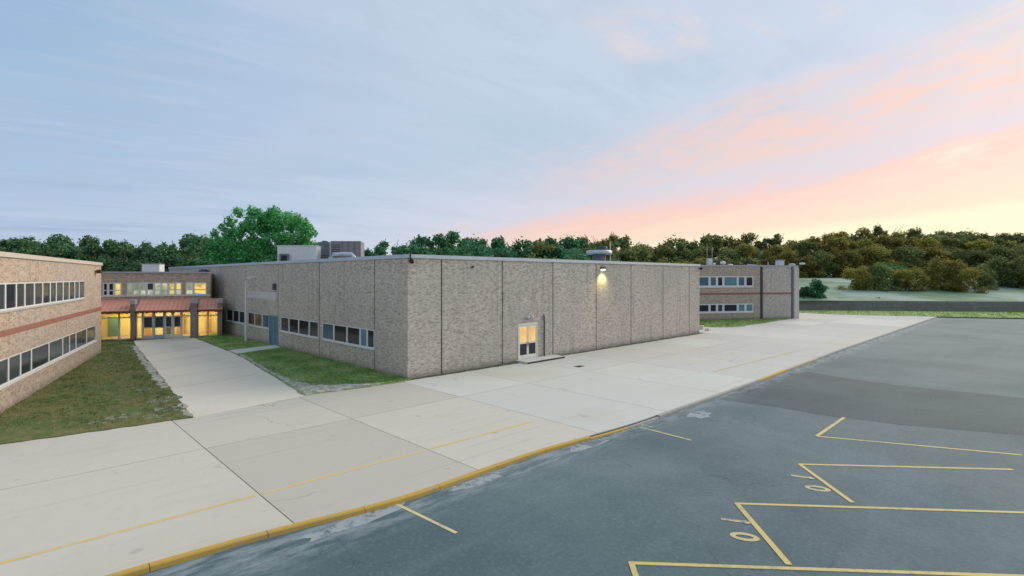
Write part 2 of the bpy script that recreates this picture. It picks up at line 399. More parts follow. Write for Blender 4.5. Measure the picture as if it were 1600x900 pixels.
def leaf(name, dk, md, lt, trans=.25):
    def fn(k, b):
        g = k.n('ShaderNodeNewGeometry').outputs['Random Per Island']
        o = objc(k); n = k.noise(o, .5, 3, .6)
        f = k.m('ADD', k.m('MULTIPLY', g, .55), k.m('MULTIPLY', k.step(n, .3, .7), .45))
        c = k.ramp(f, [(.12, dk), (.5, md), (.92, lt)])
        inf = k.n('ShaderNodeObjectInfo').outputs['Random']
        hs = k.n('ShaderNodeHueSaturation'); k.link(c, hs.inputs['Color'])
        k.put(hs.inputs['Value'], k.m('ADD', .8, k.m('MULTIPLY', inf, .45))); k.put(hs.inputs['Hue'], k.m('ADD', .485, k.m('MULTIPLY', inf, .03)))
        tr = k.n('ShaderNodeBsdfTranslucent'); k.link(hs.outputs[0], tr.inputs[0])
        mx = k.n('ShaderNodeMixShader'); mx.inputs[0].default_value = trans
        out = k.nt.nodes['Material Output']
        k.link(b.outputs[0], mx.inputs[1]); k.link(tr.outputs[0], mx.inputs[2]); k.link(mx.outputs[0], out.inputs[0])
        return hs.outputs[0]
    return mat(name, fn, .7, 0, .2)
M['leaf_bright'] = leaf('leaf_bright', (.045, .19, .06, 1), (.10, .38, .11, 1), (.25, .54, .16, 1))
M['leaf_dark'] = leaf('leaf_dark', (.025, .085, .04, 1), (.085, .20, .085, 1), (.23, .32, .12, 1))
M['leaf_mid'] = leaf('leaf_mid', (.028, .13, .06, 1), (.08, .26, .115, 1), (.19, .37, .16, 1))
M['leaf_glow_tint'] = leaf('leaf_glow_tint', (.10, .105, .025, 1), (.31, .29, .065, 1), (.56, .46, .11, 1), .4)  # golden sunset glow painted into the leaf colour
M['leaf_olive'] = leaf('leaf_olive', (.065, .10, .034, 1), (.19, .235, .075, 1), (.36, .34, .12, 1), .3)
M['bark'] = mat('bark', weathered((.11, .085, .065), .6, 3), .95)
def blade(name, a, b2, c3): return leaf(name, a, b2, c3, .3)
M['blade_olive'] = blade('blade_olive', (.065, .115, .03, 1), (.14, .17, .05, 1), (.27, .23, .10, 1))
M['blade_green'] = blade('blade_green', (.10, .25, .075, 1), (.21, .37, .10, 1), (.42, .41, .18, 1))

# ------------------------------------------------------------------ local frames for walls
class Frame:
    def __init__(s, O, ang): s.O = Vector((O[0], O[1], 0)); s.a = ang; s.c = math.cos(ang); s.s = math.sin(ang)
    def world(s, x, y, z=0): return Vector((s.O.x + x*s.c - y*s.s, s.O.y + x*s.s + y*s.c, z))
    def local(s, p): d = p - s.O; return (d.x*s.c + d.y*s.s, -d.x*s.s + d.y*s.c)
    def on_y(s, px, y=0.0):          # x of the wall y = const seen at photo column px
        k = (px-CX)/F; a = s.world(0, y); d = Vector((s.c, s.s, 0))
        return (k*a.y - a.x) / (d.x - k*d.y)
    def on_x(s, px, x=0.0):
        k = (px-CX)/F; a = s.world(x, 0); d = Vector((-s.s, s.c, 0))
        return (k*a.y - a.x) / (d.x - k*d.y)
    def z(s, x, y, py): return CH + (HY-py)/F*s.world(x, y).y
GA = R(41.0)
G = Frame((0, 0), GA)                                        # pavement grid: u along the kerb, v away from the road

# ------------------------------------------------------------------ setting: ground, road, pavement
ground = MB().add([(-1500,-600,-.32),(1500,-600,-.32),(1500,2500,-.32),(-1500,2500,-.32)], [(0,1,2,3)]).build('ground', M['earth'], kind='structure')

kerb_px = [(187,897),(337,856),(450,823.5),(500,812),(572,796),(621,782.5),(672,766),(730,744),(787,724),(845,704),(925,682.5),
           (1003,660),(1040,646),(1080,632),(1140,611),(1188,593.5),(1239,574),(1284,557.5),(1308,548.5)]
kuv = [G.local(P(*p)) for p in kerb_px]
kuv = [(-60, kuv[0][1]), (-25, kuv[0][1])] + kuv + [(95, kuv[-1][1]), (140, kuv[-1][1])]
ku = np.array([k[0] for k in kuv]); kv = np.array([k[1] for k in kuv])
def kerb_v(u): return float(np.mean([np.interp(u+d, ku, kv) for d in (-1.2, -.6, 0, .6, 1.2)]))
ROAD = -.12
us = [-60 + .8*i for i in range(int(200/.8)+1)]
road_pts = [(u, kerb_v(u)+.12) for u in us]
lot = MB().add([(u, v, ROAD) for u, v in road_pts] + [(u, -70, ROAD) for u, v in road_pts],
               [(i, len(us)+i, len(us)+i+1, i+1) for i in range(len(us)-1)]).build('parking_lot', M['asphalt'], kind='structure')
lot.rotation_euler = (0, 0, GA)
pb = MB().add([(u, kerb_v(u)+.10, -.045) for u in us] + [(u, 110, -.045) for u in us],
              [(i, i+1, len(us)+i+1, len(us)+i) for i in range(len(us)-1)])
pave = pb.build('pavement', M['soil'], kind='structure'); pave.rotation_euler = (0, 0, GA)
ucuts = [-54,-47.6,-41.8,-36,-30,-24,-18.2,-12.4,-6.4,-.6,5.3,11.0,17.0,22.0,27.6,32.8,38.6,44.4,50.2,56,62,68,74,80,86,92,98,104,110]
gp = .016
for i in range(len(ucuts)-1):
    u0, u1 = ucuts[i]+gp, ucuts[i+1]-gp
    new = 17 <= ucuts[i] < 32
    mt = M['slab_new'] if new else (M['slab_old'] if ucuts[i] < 17 else M['slab_far'])
    n = 6; ee = [u0+(u1-u0)*j/n for j in range(n+1)]
    MB().prism([(u, kerb_v(u)+.16) for u in ee] + [(u1, 19.1-gp), (u0, 19.1-gp)], -.04, 0).build('slab', mt, pave)
    rows = [19.1, 24.6] + ([31, 37, 43, 49, 55] if ucuts[i] > 52 else ([30.5] if 0 < ucuts[i] < 17 else []))
    for a, b_ in zip(rows, rows[1:]):
        MB().box(u0, u1, a+gp, b_-gp, -.04, 0).build('slab', mt, pave)
# kerb
kerb = empty('kerb', (0,0,0), GA, kind='structure')
u = -40.0
while u < 110:
    e = u + 2.35; n = 3; ee = [u+.008+(e-u-.016)*j/n for j in range(n+1)]
    worn = 17.3 < u+1.2 < 20
    if u < 16.6: mt = M['kerb_yellow']
    elif u < 31.5: mt = M['kerb_grey']
    elif u < 44: mt = M['kerb_yellow'] if u < 37 else M['kerb_faded']
    else: mt = M['kerb_grey']
    top = -.05 if worn else .004
    m = MB(); vs = []
    for x in ee:
        v = kerb_v(x); vs += [(x, v, -.3), (x, v+.012, top-.03), (x, v+.035, top), (x, v+.155, top), (x, v+.155, -.3)]
    fs = [(j*5+q, (j+1)*5+q, (j+1)*5+q+1, j*5+q+1) for j in range(n) for q in range(4)]
    fs += [(0,1,2,3,4), tuple(n*5+q for q in (4,3,2,1,0))]
    m.add(vs, fs).build('kerb_stone', mt, kerb)
    u = e
# painted line on the pavement
for a, b_ in ((-30, -24.1), (-24, -18.3), (-18.1, -12.5), (-12.3, -6.5), (-6.3, -.7), (-.5, 5.2), (5.4, 10.9), (11.1, 16.4)):
    vv = lambda uu: 14.25 - .019*(uu+2)
    MB().prism([(a, vv(a)-.06), (b_, vv(b_)-.06), (b_, vv(b_)+.06), (a, vv(a)+.06)], .001, .004).build('painted_line', M['line_pave'], pave)
MB().prism([(33.2, 13.75), (47, 13.3), (47, 13.42), (33.2, 13.87)], .001, .004).build('painted_line', M['kerb_faded'], pave)

# darker asphalt repair and bay markings on the lot
def L(px, py, z=ROAD): return Vector(G.local(P(px, py, z)))
def Lw(x, y): return Vector(G.local(Vector((x, y, 0))))
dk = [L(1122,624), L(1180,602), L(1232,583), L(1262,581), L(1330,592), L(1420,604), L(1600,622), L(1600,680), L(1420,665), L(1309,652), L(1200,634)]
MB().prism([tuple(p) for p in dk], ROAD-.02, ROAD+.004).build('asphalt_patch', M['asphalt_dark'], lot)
def stripe(p, q, wd, mt, name='painted_line', z=ROAD+.005):
    d = (q-p).normalized(); nn = Vector((-d.y, d.x))*wd/2
    return MB().prism([tuple(p-nn), tuple(q-nn), tuple(q+nn), tuple(p+nn)], z-.002, z+.003).build(name, mt, lot)
stripe(L(618,787), L(713,833), .105, M['line_pale'])
stripe(L(1000,667.5), L(1080,688), .10, M['line_pale'])
stripe(L(1000,663.5), L(1022,668), .09, M['line_pale'])
A0, A1 = P(984,880,ROAD), P(1309,891,ROAD)
B0, B1 = P(1150,787,ROAD), P(1309,792,ROAD)
C0, C1 = P(1249,725.5,ROAD), P(1309,727,ROAD)
D0, D1 = P(1276,682,ROAD), P(1309,685,ROAD)
def ext(a, b_, d): return b_ + (b_-a).normalized()*d
def LL(p): return Vector(G.local(p))
for a, b_ in ((A0, A1), (B0, B1), (C0, C1), (D0, D1)): stripe(LL(a), LL(ext(a, b_, 5.2)), .115, M['line_yellow'], z=ROAD+.006)
stripe(LL(B0)+Vector((.03,.0)), LL(P(1233,883,ROAD)), .13, M['line_yellow'], z=ROAD+.010)
stripe(LL(C0), LL(ext(C0, P(1309,769,ROAD), .7)), .12, M['line_yellow'], z=ROAD+.010)
stripe(LL(D0), LL(ext(D0, P(1309,659.5,ROAD), 1.0)), .12, M['line_yellow'], z=ROAD+.010)
stripe(LL(A0)+Vector((.05,0)), LL(ext(P(985,880,ROAD), P(994,905,ROAD), 1.5)), .12, M['line_yellow'], z=ROAD+.010)
def ring(cx, cy, rx, ry, wd, ang):
    n = 18; o, i_ = [], []
    for k in range(n):
        t = 2*math.pi*k/n
        for lst, s_ in ((o, 0), (i_, wd)):
            x, y = (rx-s_)*math.cos(t), (ry-s_)*math.sin(t); lst.append((cx+x*math.cos(ang)-y*math.sin(ang), cy+x*math.sin(ang)+y*math.cos(ang)))
    vs = [(x, y, ROAD+.008) for x, y in o+i_]
    return MB().add(vs, [(k, (k+1)%n, n+(k+1)%n, n+k) for k in range(n)])
def number_mark(p1, q1, p0, q0):
    a, b_ = LL(P(*p1, ROAD)), LL(P(*q1, ROAD))
    stripe(a, b_, .125, M['number_paint'], 'painted_numeral', ROAD+.006)
    d = (b_-a).normalized(); nn = Vector((-d.y, d.x))
    stripe(b_-d*.06-nn*.09, b_-d*.13+nn*.06, .12, M['number_paint'], 'painted_numeral', ROAD+.011)
    a, b_ = LL(P(*p0, ROAD)), LL(P(*q0, ROAD)); c = (a+b_)/2; d = b_-a
    ring(c.x, c.y, d.length/2, .21, .125, math.atan2(d.y, d.x)).build('painted_numeral', M['number_paint'], lot)
number_mark((1126,811), (1172,817), (1140,836), (1187,842))
number_mark((1236,743), (1272,748), (1257,761), (1298,766))
# worn round patch mark beside the kerb
def blob_patch(px, py, rx, ry, name, mt, parent, z, seed, ang=0):
    rr = random.Random(seed); c = LL(P(px, py, z)); pts = []
    for k in range(16):
        t = 2*math.pi*k/16; r = .75+.5*rr.random(); x, y = rx*r*math.cos(t), ry*r*math.sin(t)
        pts.append((c.x+x, c.y+y))
    MB().prism(pts, z-.002, z+.004).build(name, mt, parent)
M['silt'] = mat('silt', worn_paint((.36, .40, .41, 1), (.15, .185, .20, 1), .46, .60, 3), .95)
blob_patch(1093, 648, .75, .4, 'silt_patch', M['silt'], lot, ROAD+.002, 1)
blob_patch(920, 695, 1.1, .28, 'silt_patch', M['silt'], lot, ROAD+.002, 2)
blob_patch(560, 812, 1.6, .26, 'silt_patch', M['silt'], lot, ROAD+.002, 3)
blob_patch(760, 748, 1.3, .25, 'silt_patch', M['silt'], lot, ROAD+.002, 4)

# ------------------------------------------------------------------ lawns, walk, path, bare soil
def sheet(name, pts, z, mt, thick=.06, parent=None, kind='structure'):
    return MB().prism([(p[0], p[1]) for p in pts], z-thick, z).build(name, mt, parent, kind=kind if parent is None else None)
def jag(pts, amp, step, seed, closed_idx=None):
    """subdivide a polygon and roughen its edges"""
    rr = random.Random(seed); out = []
    n = len(pts)
    for i in range(n):
        a, b_ = Vector(pts[i][:2]), Vector(pts[(i+1)%n][:2]); m = max(1, int((b_-a).length/step)); d = (b_-a).normalized(); nn = Vector((-d.y, d.x))
        for j in range(m):
            out.append(tuple(a + (b_-a)*j/m + (nn*rr.uniform(-amp, amp) if j else Vector((0,0)))))
    return out
e0 = P(302,653); e1 = P(109,680); edge = (e1-e0).normalized()
lawn_left_pts = [e0, P(213,541), P(207,534.5), P(150,529), (-60,52,0), (-70,22,0), e0+edge*48]
lawn_r_pts = [P(476,618), P(371,553), P(436,543.8), P(470,546), P(645,590), P(632,596.5), P(560,607)]
lawn_b_pts = [P(304,528), P(358,548), P(431,539.5), P(440,538), P(360,519), P(340,520)]
lawn_w_pts = [P(1090,510), P(1110,511.5), P(1152,511), P(1213,502), P(1243,497.2), P(1243,495), P(1080,497)]
lawn_f_pts = [P(1244,488.5), P(1310,491.5), P(1420,494), P(1640,498), P(1640,482), P(1244,482)]
lawn_left = sheet('lawn_left', jag(lawn_left_pts, .06, .5, 1), .035, M['lawn_olive'])
lawn_right = sheet('lawn_middle', jag(lawn_r_pts, .10, .5, 2), .035, M['lawn_green'])
lawn_back = sheet('lawn_back', jag(lawn_b_pts, .08, .5, 3), .035, M['lawn_green'])
lawn_wing = sheet('lawn_wing', jag(lawn_w_pts, .12, .8, 4), .035, M['lawn_green'])
lawn_far = sheet('lawn_far', jag(lawn_f_pts, .12, 1.2, 5), .035, M['lawn_green'])
walk_pts = [P(302,653), P(213,541), P(209,532), P(300,525.5), P(372,555), P(476,618.5)]
walk = sheet('walkway', walk_pts, -.012, M['soil'], .03)
wd0, wd1 = Vector(P(302,653)), Vector(P(213,541)); we0, we1 = Vector(P(476,618.5)), Vector(P(303,528))
wem = Vector(P(372,554.5))
def right_edge(t):
    k = (wem-we0).length/((wem-we0).length+(we1-wem).length)
    return we0.lerp(wem, t/k) if t < k else wem.lerp(we1, (t-k)/(1-k))
for j in range(8):
    a, b_ = j/8+.0008, (j+1)/8-.0008
    q = [wd0.lerp(wd1, a), wd0.lerp(wd1, b_), right_edge(b_), right_edge(a)]
    MB().prism([(p.x, p.y) for p in q], -.03, .006).build('slab', M['walk'], walk)
tl = [wd1, P(209,532.5), P(299,526), we1]
MB().prism([(p[0], p[1]) for p in tl], -.03, .006).build('slab', M['walk'], walk)
path = sheet('side_path', [P(357,548.3), P(431,539.6), P(437,543.5), P(371,553.3)], .045, M['slab_new'], .08)
def strip(name, pts, z, seed, mt='dirt', amp=.14): return sheet(name, jag(pts, amp, .35, seed), z, M[mt], .05)
strip('bare_soil', [P(206,541), P(212,541), P(250,588), P(262,606), P(252,608), P(236,590), P(214,556)], .045, 11)
strip('bare_soil', [P(371,553.5), P(381,555), P(424,581), P(452,593), P(492,603), P(560,601), P(610,598), P(560,607), P(478,618)], .047, 12)
strip('bare_soil', [P(290,651), P(300,652), P(288,632), P(279,632)], .045, 13)
for k, (px, py, r) in enumerate(((262,640,.5),(240,652,.35),(248,628,.45),(228,610,.4),(205,648,.3),(180,655,.4),(150,662,.3),(270,622,.35),(470,600,.5),(520,603,.6),(505,598,.4),(430,578,.5),(575,599,.45),(410,570,.35))):
    p = P(px, py); q = [(p.x+r*1.3*math.cos(t*.52), p.y+r*math.sin(t*.52)) for t in range(12)]
    strip('worn_grass', q, .040, 70+k, 'thin_grass', amp=.2)
# grass blades, kept off the bare soil
def in_poly(x, y, poly):
    c = np.zeros(len(x), bool); n = len(poly)
    for i in range(n):
        x0, y0 = poly[i][0], poly[i][1]; x1, y1 = poly[(i+1)%n][0], poly[(i+1)%n][1]
        if y0 == y1: continue
        hit = ((y0 > y) != (y1 > y)) & (x < (x1-x0)*(y-y0)/(y1-y0)+x0); c ^= hit
    return c
def grass(name, poly, n, h, wd, mt, seed, bound=None, avoid=()):
    g = np.random.RandomState(seed); xs_ = [p[0] for p in poly]; ys_ = [p[1] for p in poly]
    x0, x1, y0, y1 = bound or (min(xs_), max(xs_), min(ys_), max(ys_))
    nc = n//5; cx = g.uniform(x0, x1, nc*3); cy = g.uniform(y0, y1, nc*3)
    x = np.repeat(cx, 5) + g.normal(0, .05, nc*15); y = np.repeat(cy, 5) + g.normal(0, .05, nc*15)
    k = in_poly(x, y, poly)
    for a in avoid: k &= ~(in_poly(x, y, a) & (g.rand(len(x)) < .9))
    x, y = x[k][:n], y[k][:n]; m = len(x)
    th = g.uniform(0, 6.283, m); hh = h*g.uniform(.5, 1.4, m)*(.75+.5*np.sin(x*1.7+1)*np.sin(y*1.3)); ww = wd*g.uniform(.6, 1.3, m)
    lx, ly = g.normal(0, .45, m)*hh, g.normal(0, .45, m)*hh
    V = np.zeros((m, 3, 3)); V[:,0] = np.stack([x-np.cos(th)*ww, y-np.sin(th)*ww, np.full(m, .03)], 1)
    V[:,1] = np.stack([x+np.cos(th)*ww, y+np.sin(th)*ww, np.full(m, .03)], 1); V[:,2] = np.stack([x+lx, y+ly, .035+hh], 1)
    return link(name, quads_mesh(name, V, 3), M[mt], kind='stuff', label=None)
soil1 = [P(206,541), P(212,541), P(250,588), P(262,606), P(252,608), P(236,590), P(214,556)]
soil2 = [P(371,553.5), P(381,555), P(424,581), P(452,593), P(492,603), P(560,601), P(610,598), P(560,607), P(478,618)]
grass('grass', lawn_left_pts, 70000, .085, .012, 'blade_olive', 1, (-37, -9, 20, 50), (soil1,))
grass('grass', lawn_r_pts, 45000, .09, .012, 'blade_green', 2, None, (soil2,))
grass('grass', lawn_b_pts, 14000, .09, .014, 'blade_green', 3)
grass('grass', lawn_w_pts, 12000, .12, .02, 'blade_green', 4)
grass('grass', lawn_f_pts, 14000, .14, .03, 'blade_green', 5, (40, 110, 70, 100))
# ------------------------------------------------------------------ windows shared by all buildings
def wall_box(m, ax, a0, a1, d0, d1, z0, z1):
    """box along a wall: ax 'y' = wall facing -y (run along x), ax 'x' = wall facing -x, 'X' = wall facing +x"""
    if ax == 'y': m.box(a0, a1, d0, d1, z0, z1)
    elif ax == 'x': m.box(d0, d1, a0, a1, z0, z1)
    else: m.box(-d1, -d0, a0, a1, z0, z1)
def window(parent, ax, a0, a1, z0, z1, off=0, fr=.05, mt='white_metal', panes=None, depth=.10, rail=None):
    """one window part with its frame and pane sub-parts; panes: list of (share, glass)"""
    if a0 > a1: a0, a1 = a1, a0
    m = MB(); d0, d1 = off+.02, off+depth
    wall_box(m, ax, a0, a0+fr, d0, d1, z0, z1); wall_box(m, ax, a1-fr, a1, d0, d1, z0, z1)
    wall_box(m, ax, a0+fr, a1-fr, d0, d1, z0, z0+fr); wall_box(m, ax, a0+fr, a1-fr, d0, d1, z1-fr, z1)
    zr = z0 + (z1-z0)*rail if rail else None
    if rail: wall_box(m, ax, a0+fr, a1-fr, d0+.012, d1, zr-fr/2, zr+fr/2)
    wobj = m.build('window', M[mt], parent)
    if rail:
        for (za, zb), g in zip(((z0+fr, zr-fr/2), (zr+fr/2, z1-fr)), panes or ['glass_dark']*2):
            q = MB(); wall_box(q, ax, a0+fr, a1-fr, off+.055, off+.07, za, zb); q.build('pane', M[g], wobj)
    else:
        q = MB(); wall_box(q, ax, a0+fr, a1-fr, off+.055, off+.07, z0+fr, z1-fr); q.build('pane', M[(panes or ['glass_dark'])[0]], wobj)
    return wobj

# ------------------------------------------------------------------ the main brick hall
HB = Frame(P(637,593), GA)
H_TOP = 7.18; H_BR = 6.96
hall = empty('brick_hall', HB.O, GA, label='long grey-brown brick hall with pale metal roof edge and tall joints, standing on the corner', cat='building')
LEN = HB.on_y(1093); DEP = 56.0; T = .14
fx = [0] + [HB.on_y(p) for p in (690, 785, 864, 931.5, 986, 1036, 1077)] + [LEN]
MB().box(T, LEN-T, T, DEP, 0, H_BR-.05).build('wall_core', M['joint'], hall)
MB().box(T+.4, LEN-T-.4, T+.4, DEP-.4, H_BR-.05, H_BR-.02).build('roof', M['roof'], hall)
jt = .06
dx0, dx1 = HB.on_y(809.5), HB.on_y(839.5); DZ0, DZ1 = .15, 2.62
for i in range(len(fx)-1):
    a, b_ = fx[i]+(jt if i else 0), fx[i+1]-(jt if i < len(fx)-2 else 0)
    m = MB()
    if a < dx0 < b_:
        m.box(a, dx0, 0, T-.005, 0, H_BR).box(dx1, b_, 0, T-.005, 0, H_BR).box(dx0, dx1, 0, T-.005, DZ1, H_BR).box(dx0, dx1, 0.001, T-.006, 0, DZ0)
    else: m.box(a, b_, 0, T-.005, 0, H_BR)
    m.build('brick_panel', M['brick'], hall)
MB().box(LEN-T+.005, LEN, T, DEP, 0, H_BR).build('brick_panel', M['brick'], hall)
for k, (a, b_) in enumerate(((-.3, dx0-.3), (HB.on_y(866), LEN+.5))):
    pts = [HB.world(a, .05), HB.world(b_, .05), HB.world(b_, -.42), HB.world(a, -.30)]
    sheet('dark_foot_strip', jag([(p.x, p.y) for p in pts], .05, .5, 40+k), .012, M['soil'], .03)  # dark strip along the foot of the wall
    grass('weeds', [(p.x, p.y) for p in pts], 1600, .12, .012, 'blade_green', 6+k)
# left wall: joints and window strip
ly = [0] + [HB.on_x(p) for p in (585, 499, 434.5, 384, 344)] + [HB.on_x(344)+7.5, HB.on_x(344)+15, DEP]
SZ, HZ = 1.36, 2.58
strips = [(HB.on_x(584.5), HB.on_x(503)), (HB.on_x(497), HB.on_x(438)), (HB.on_x(420), HB.on_x(387)), (HB.on_x(382), HB.on_x(353.5))]
doory = (HB.on_x(434.3), HB.on_x(420))
for i in range(len(ly)-1):
    a, b_ = ly[i]+(jt if i else T), ly[i+1]-jt
    cuts = [(max(a, s0), min(b_, s1), SZ, HZ) for s0, s1 in strips if s0 < b_ and s1 > a] + [(max(a, doory[0]), min(b_, doory[1]), 0.0, HZ) for _ in (0,) if doory[0] < b_ and doory[1] > a]
    m = MB(); m.box(0, T-.005, a, b_, HZ, H_BR)
    cuts.sort(); pos = a
    for c0, c1, z0, z1 in cuts:
        if c0 - pos > .01: m.box(0, T-.005, pos, c0, 0, HZ)
        if z0 > 0: m.box(0, T-.005, c0, c1, 0, z0)
        pos = c1
    if b_ - pos > .01: m.box(0, T-.005, pos, b_, 0, HZ)
    m.build('brick_panel', M['brick'], hall)
win_px = [(584.5,573,'glass_dark'),(573,562,'blind'),(562,541.5,'glass_dark'),(541.5,521,'glass_dark'),(521,503,'glass_blue'),
          (497,482.5,'glass_slate'),(482.5,466,'glass_dark'),(466,451,'glass_dark'),(451,438,'glass_slate'),
          (420,409,'glass_blue'),(409,397.5,'glass_slate'),(397.5,387,'glass_dark'),(382,373,'glass_slate'),(373,363.5,'glass_dark'),(363.5,353.5,'glass_dark')]
for p0, p1, g in win_px:
    window(hall, 'x', HB.on_x(p0), HB.on_x(p1), SZ, HZ, fr=.085, panes=[g])
for s0, s1 in strips:
    MB().box(-.05, .10, s0, s1, SZ-.07, SZ-.002).build('sill', M['white_metal'], hall)
# blue side door
d = MB(); y0, y1 = doory
d.box(.0, .11, y0, y0+.10, 0, HZ); d.box(.0, .11, y1-.10, y1, 0, HZ); d.box(.0, .11, y0+.1, y1-.1, HZ-.12, HZ); d.box(.012, .11, (y0+y1)/2-.06, (y0+y1)/2+.06, 0, HZ-.12)
bd = d.build('side_door', M['blue_paint'], hall, label='pale blue double side door in the left brick wall')
for a, b_ in ((y0+.1, (y0+y1)/2-.06), ((y0+y1)/2+.06, y1-.1)):
    MB().box(.05, .09, a, b_, .03, HZ-.12).build('door_leaf', M['blind'], bd)
# faint paler board above the side windows
MB().box(-.02, .0, HB.on_x(432), HB.on_x(387), 3.9, 4.55).build('pale_board', mat('pale_board', weathered((.60, .545, .535), .93, 1.0), .9), hall)
# coping in lengths
def coping(parent, ax, a0, a1, z0, z1, d0, d1, n, mt='coping'):
    st = (a1-a0)/n
    for i in range(n):
        m = MB(); wall_box(m, ax, a0+i*st+(.004 if i else 0), a0+(i+1)*st-.004, d0, d1, z0, z1); m.build('coping', M[mt], parent)
coping(hall, 'y', -.07, LEN+.07, H_BR+.002, H_TOP, -.07, .4, 12)
coping(hall, 'x', .41, DEP, H_BR+.002, H_TOP, -.07, .4, 16)
MB().box(LEN-.4, LEN+.07, .41, DEP, H_BR+.002, H_TOP).build('coping', M['coping'], hall)
# glazed double entrance door with lit upper panes
fdm = MB(); zt = DZ1
fdm.box(dx0, dx0+.09, -.02, .12, DZ0, zt).box(dx1-.09, dx1, -.02, .12, DZ0, zt).box(dx0+.09, dx1-.09, -.02, .12, zt-.13, zt).box(dx0+.09, dx1-.09, -.018, .12, DZ0, DZ0+.03)
fd = fdm.build('entrance_door', M['cream_metal'], hall, label='cream glazed double door glowing warm in its upper panes')
xm = (dx0+dx1)/2
for a, b_ in ((dx0+.1, xm-.012), (xm+.012, dx1-.1)):
    MB().box(a, a+.09, .0, .07, DZ0+.04, zt-.14).box(b_-.09, b_, .0, .07, DZ0+.04, zt-.14).box(a+.09, b_-.09, .0, .07, DZ0+.04, DZ0+.27).box(a+.09, b_-.09, .0, .07, zt-.24, zt-.14).box(a+.09, b_-.09, .0, .07, 1.20, 1.31).build('door_leaf', M['cream_metal'], fd)
    MB().box(a+.09, b_-.09, .03, .04, DZ0+.27, 1.20).build('lower_pane', M['glass_dark'], fd)
    MB().box(a+.09, b_-.09, .03, .04, 1.31, zt-.24).build('upper_pane', M['lit_orange'], fd)
    hx = b_-.045 if a < xm-.3 else a+.045
    MB().box(hx-.018, hx+.018, -.045, 0, 1.0, 1.3).build('handle', M['grey_metal'], fd)
MB().box(dx0-.25, HB.on_y(864)+.0, -1.05, -.002, -.02, .145, .015).build('doorstep', M['slab_new'], hall)
MB().box(dx0-.24, HB.on_y(864)-.01, -1.065, -1.052, -.02, .11).build('step_face', M['joint'], hall)

# things fixed to or standing on the hall (each one its own object)
def at(fr_, x, y, z): return fr_.world(x, y, z)
xp = HB.on_y(849); dp = empty('downpipe', at(HB, xp, 0, 0), GA, label='dark thin downpipe on the brick wall right of the glazed entrance door', cat='pipe')
MB().tube([(0,-.09,.15),(0,-.09,3.0),(0,.02,3.12)], .05, 8).build('pipe', M['dark_metal'], dp)
for z in (.6, 1.7, 2.8): MB().box(-.08, .08, -.10, -.0, z, z+.05).build('bracket', M['grey_metal'], dp)
xl = HB.on_y(826); dl = empty('door_floodlight', at(HB, xl, 0, 3.0), GA, label='pale twin-headed floodlight above the glazed entrance door', cat='wall light')
MB().box(-.12, .12, -.10, 0, -.10, .10, .01).build('back_box', M['grey_metal'], dl)
for s_ in (-1, 1): MB().lathe([(.05,0),(.10,.05),(.12,.16),(.10,.19)], (s_*.23, -.17, -.05), 12).build('lamp_head', M['white_metal'], dl)
xg = HB.on_y(940.5); gl = empty('lit_wall_light', at(HB, xg, 0, 6.45), GA, label='glowing wall light under the roof edge of the long brick wall', cat='wall light')
MB().prism([(-.22,0),(.22,0),(.16,-.30),(-.16,-.30)], .05, .22).build('hood', M['dark_metal'], gl)
MB().prism([(-.17,-.02),(.17,-.02),(.12,-.26),(-.12,-.26)], -.03, .049).build('lamp_glass', M['bulb'], gl)
sl = bpy.data.lights.new('wall_lamp', 'SPOT'); slo = bpy.data.objects.new('wall_lamp', sl); COL.objects.link(slo); slo.parent = gl
sl.energy = 95; sl.color = (1, .90, .30); sl.spot_size = R(120); sl.spot_blend = .9; sl.shadow_soft_size = .08
slo.location = (0, -.55, -.32); slo.rotation_euler = (R(38), 0, 0)
def fixture(name, fr_, x, y, z, rz, label, cat, mount=True):
    e = empty(name, at(fr_, x, y, z), rz, label=label, cat=cat)
    MB().box(-.07, .07, -.14, 0, -.07, .07, .01).build('bracket', M['dark_metal'], e)
    MB().lathe([(.05,-.12),(.12,-.08),(.13,.05),(.10,.14),(.04,.17)], (0,-.22,-.05), 12).build('housing', M['black'], e)
    if mount: MB().tube([(0,-.10,.05),(0,-.10,.52)], .035, 6).build('stem', M['black'], e)
    return e
fixture('security_camera', HB, .12, -.02, 6.80, GA, 'black security camera on a stem at the near corner of the brick hall', 'camera')
fixture('security_camera', HB, LEN-.1, -.02, 6.75, GA, 'small black camera at the far right corner of the brick hall', 'camera', False)
yw = HB.on_x(430.5); wl = empty('wall_lantern', at(HB, 0, yw, HB.z(0, yw, 448)), GA+R(-90), label='dark box wall light on the left brick wall above the blue side door', cat='wall light')
MB().prism([(-.2,0),(.2,0),(.15,-.22),(-.15,-.22)], -.28, .28).build('housing', M['dark_metal'], wl)
MB().prism([(-.12,-.22),(.12,-.22),(.11,-.235),(-.11,-.235)], -.22, .2).build('lens', M['glass_slate'], wl)
vx = HB.on_y(738); vt = empty('wall_vent', at(HB, vx, 0, HB.z(vx, 0, 417)), GA, label='tiny dark vent high in the second brick panel from the corner', cat='vent')
MB().box(-.14, .14, -.03, .0, -.07, .07, .006).build('frame', M['slate_metal'], vt)
for k in range(3): MB().box(-.11, .11, -.045, -.03, -.05+.035*k, -.035+.035*k).build('slat', M['black'], vt)
dg = P(905,572.5); gr = empty('drain_grate', dg, GA, label='small dark drain grate in the pale pavement right of the entrance step', cat='drain')
MB().box(-.36, .36, -.22, .22, -.02, .008).build('frame', M['slate_metal'], gr)
for k in range(6): MB().box(-.31+.11*k, -.25+.11*k, -.18, .18, .008, .014).build('bar', M['black'], gr)
b0 = P(1093,517); 
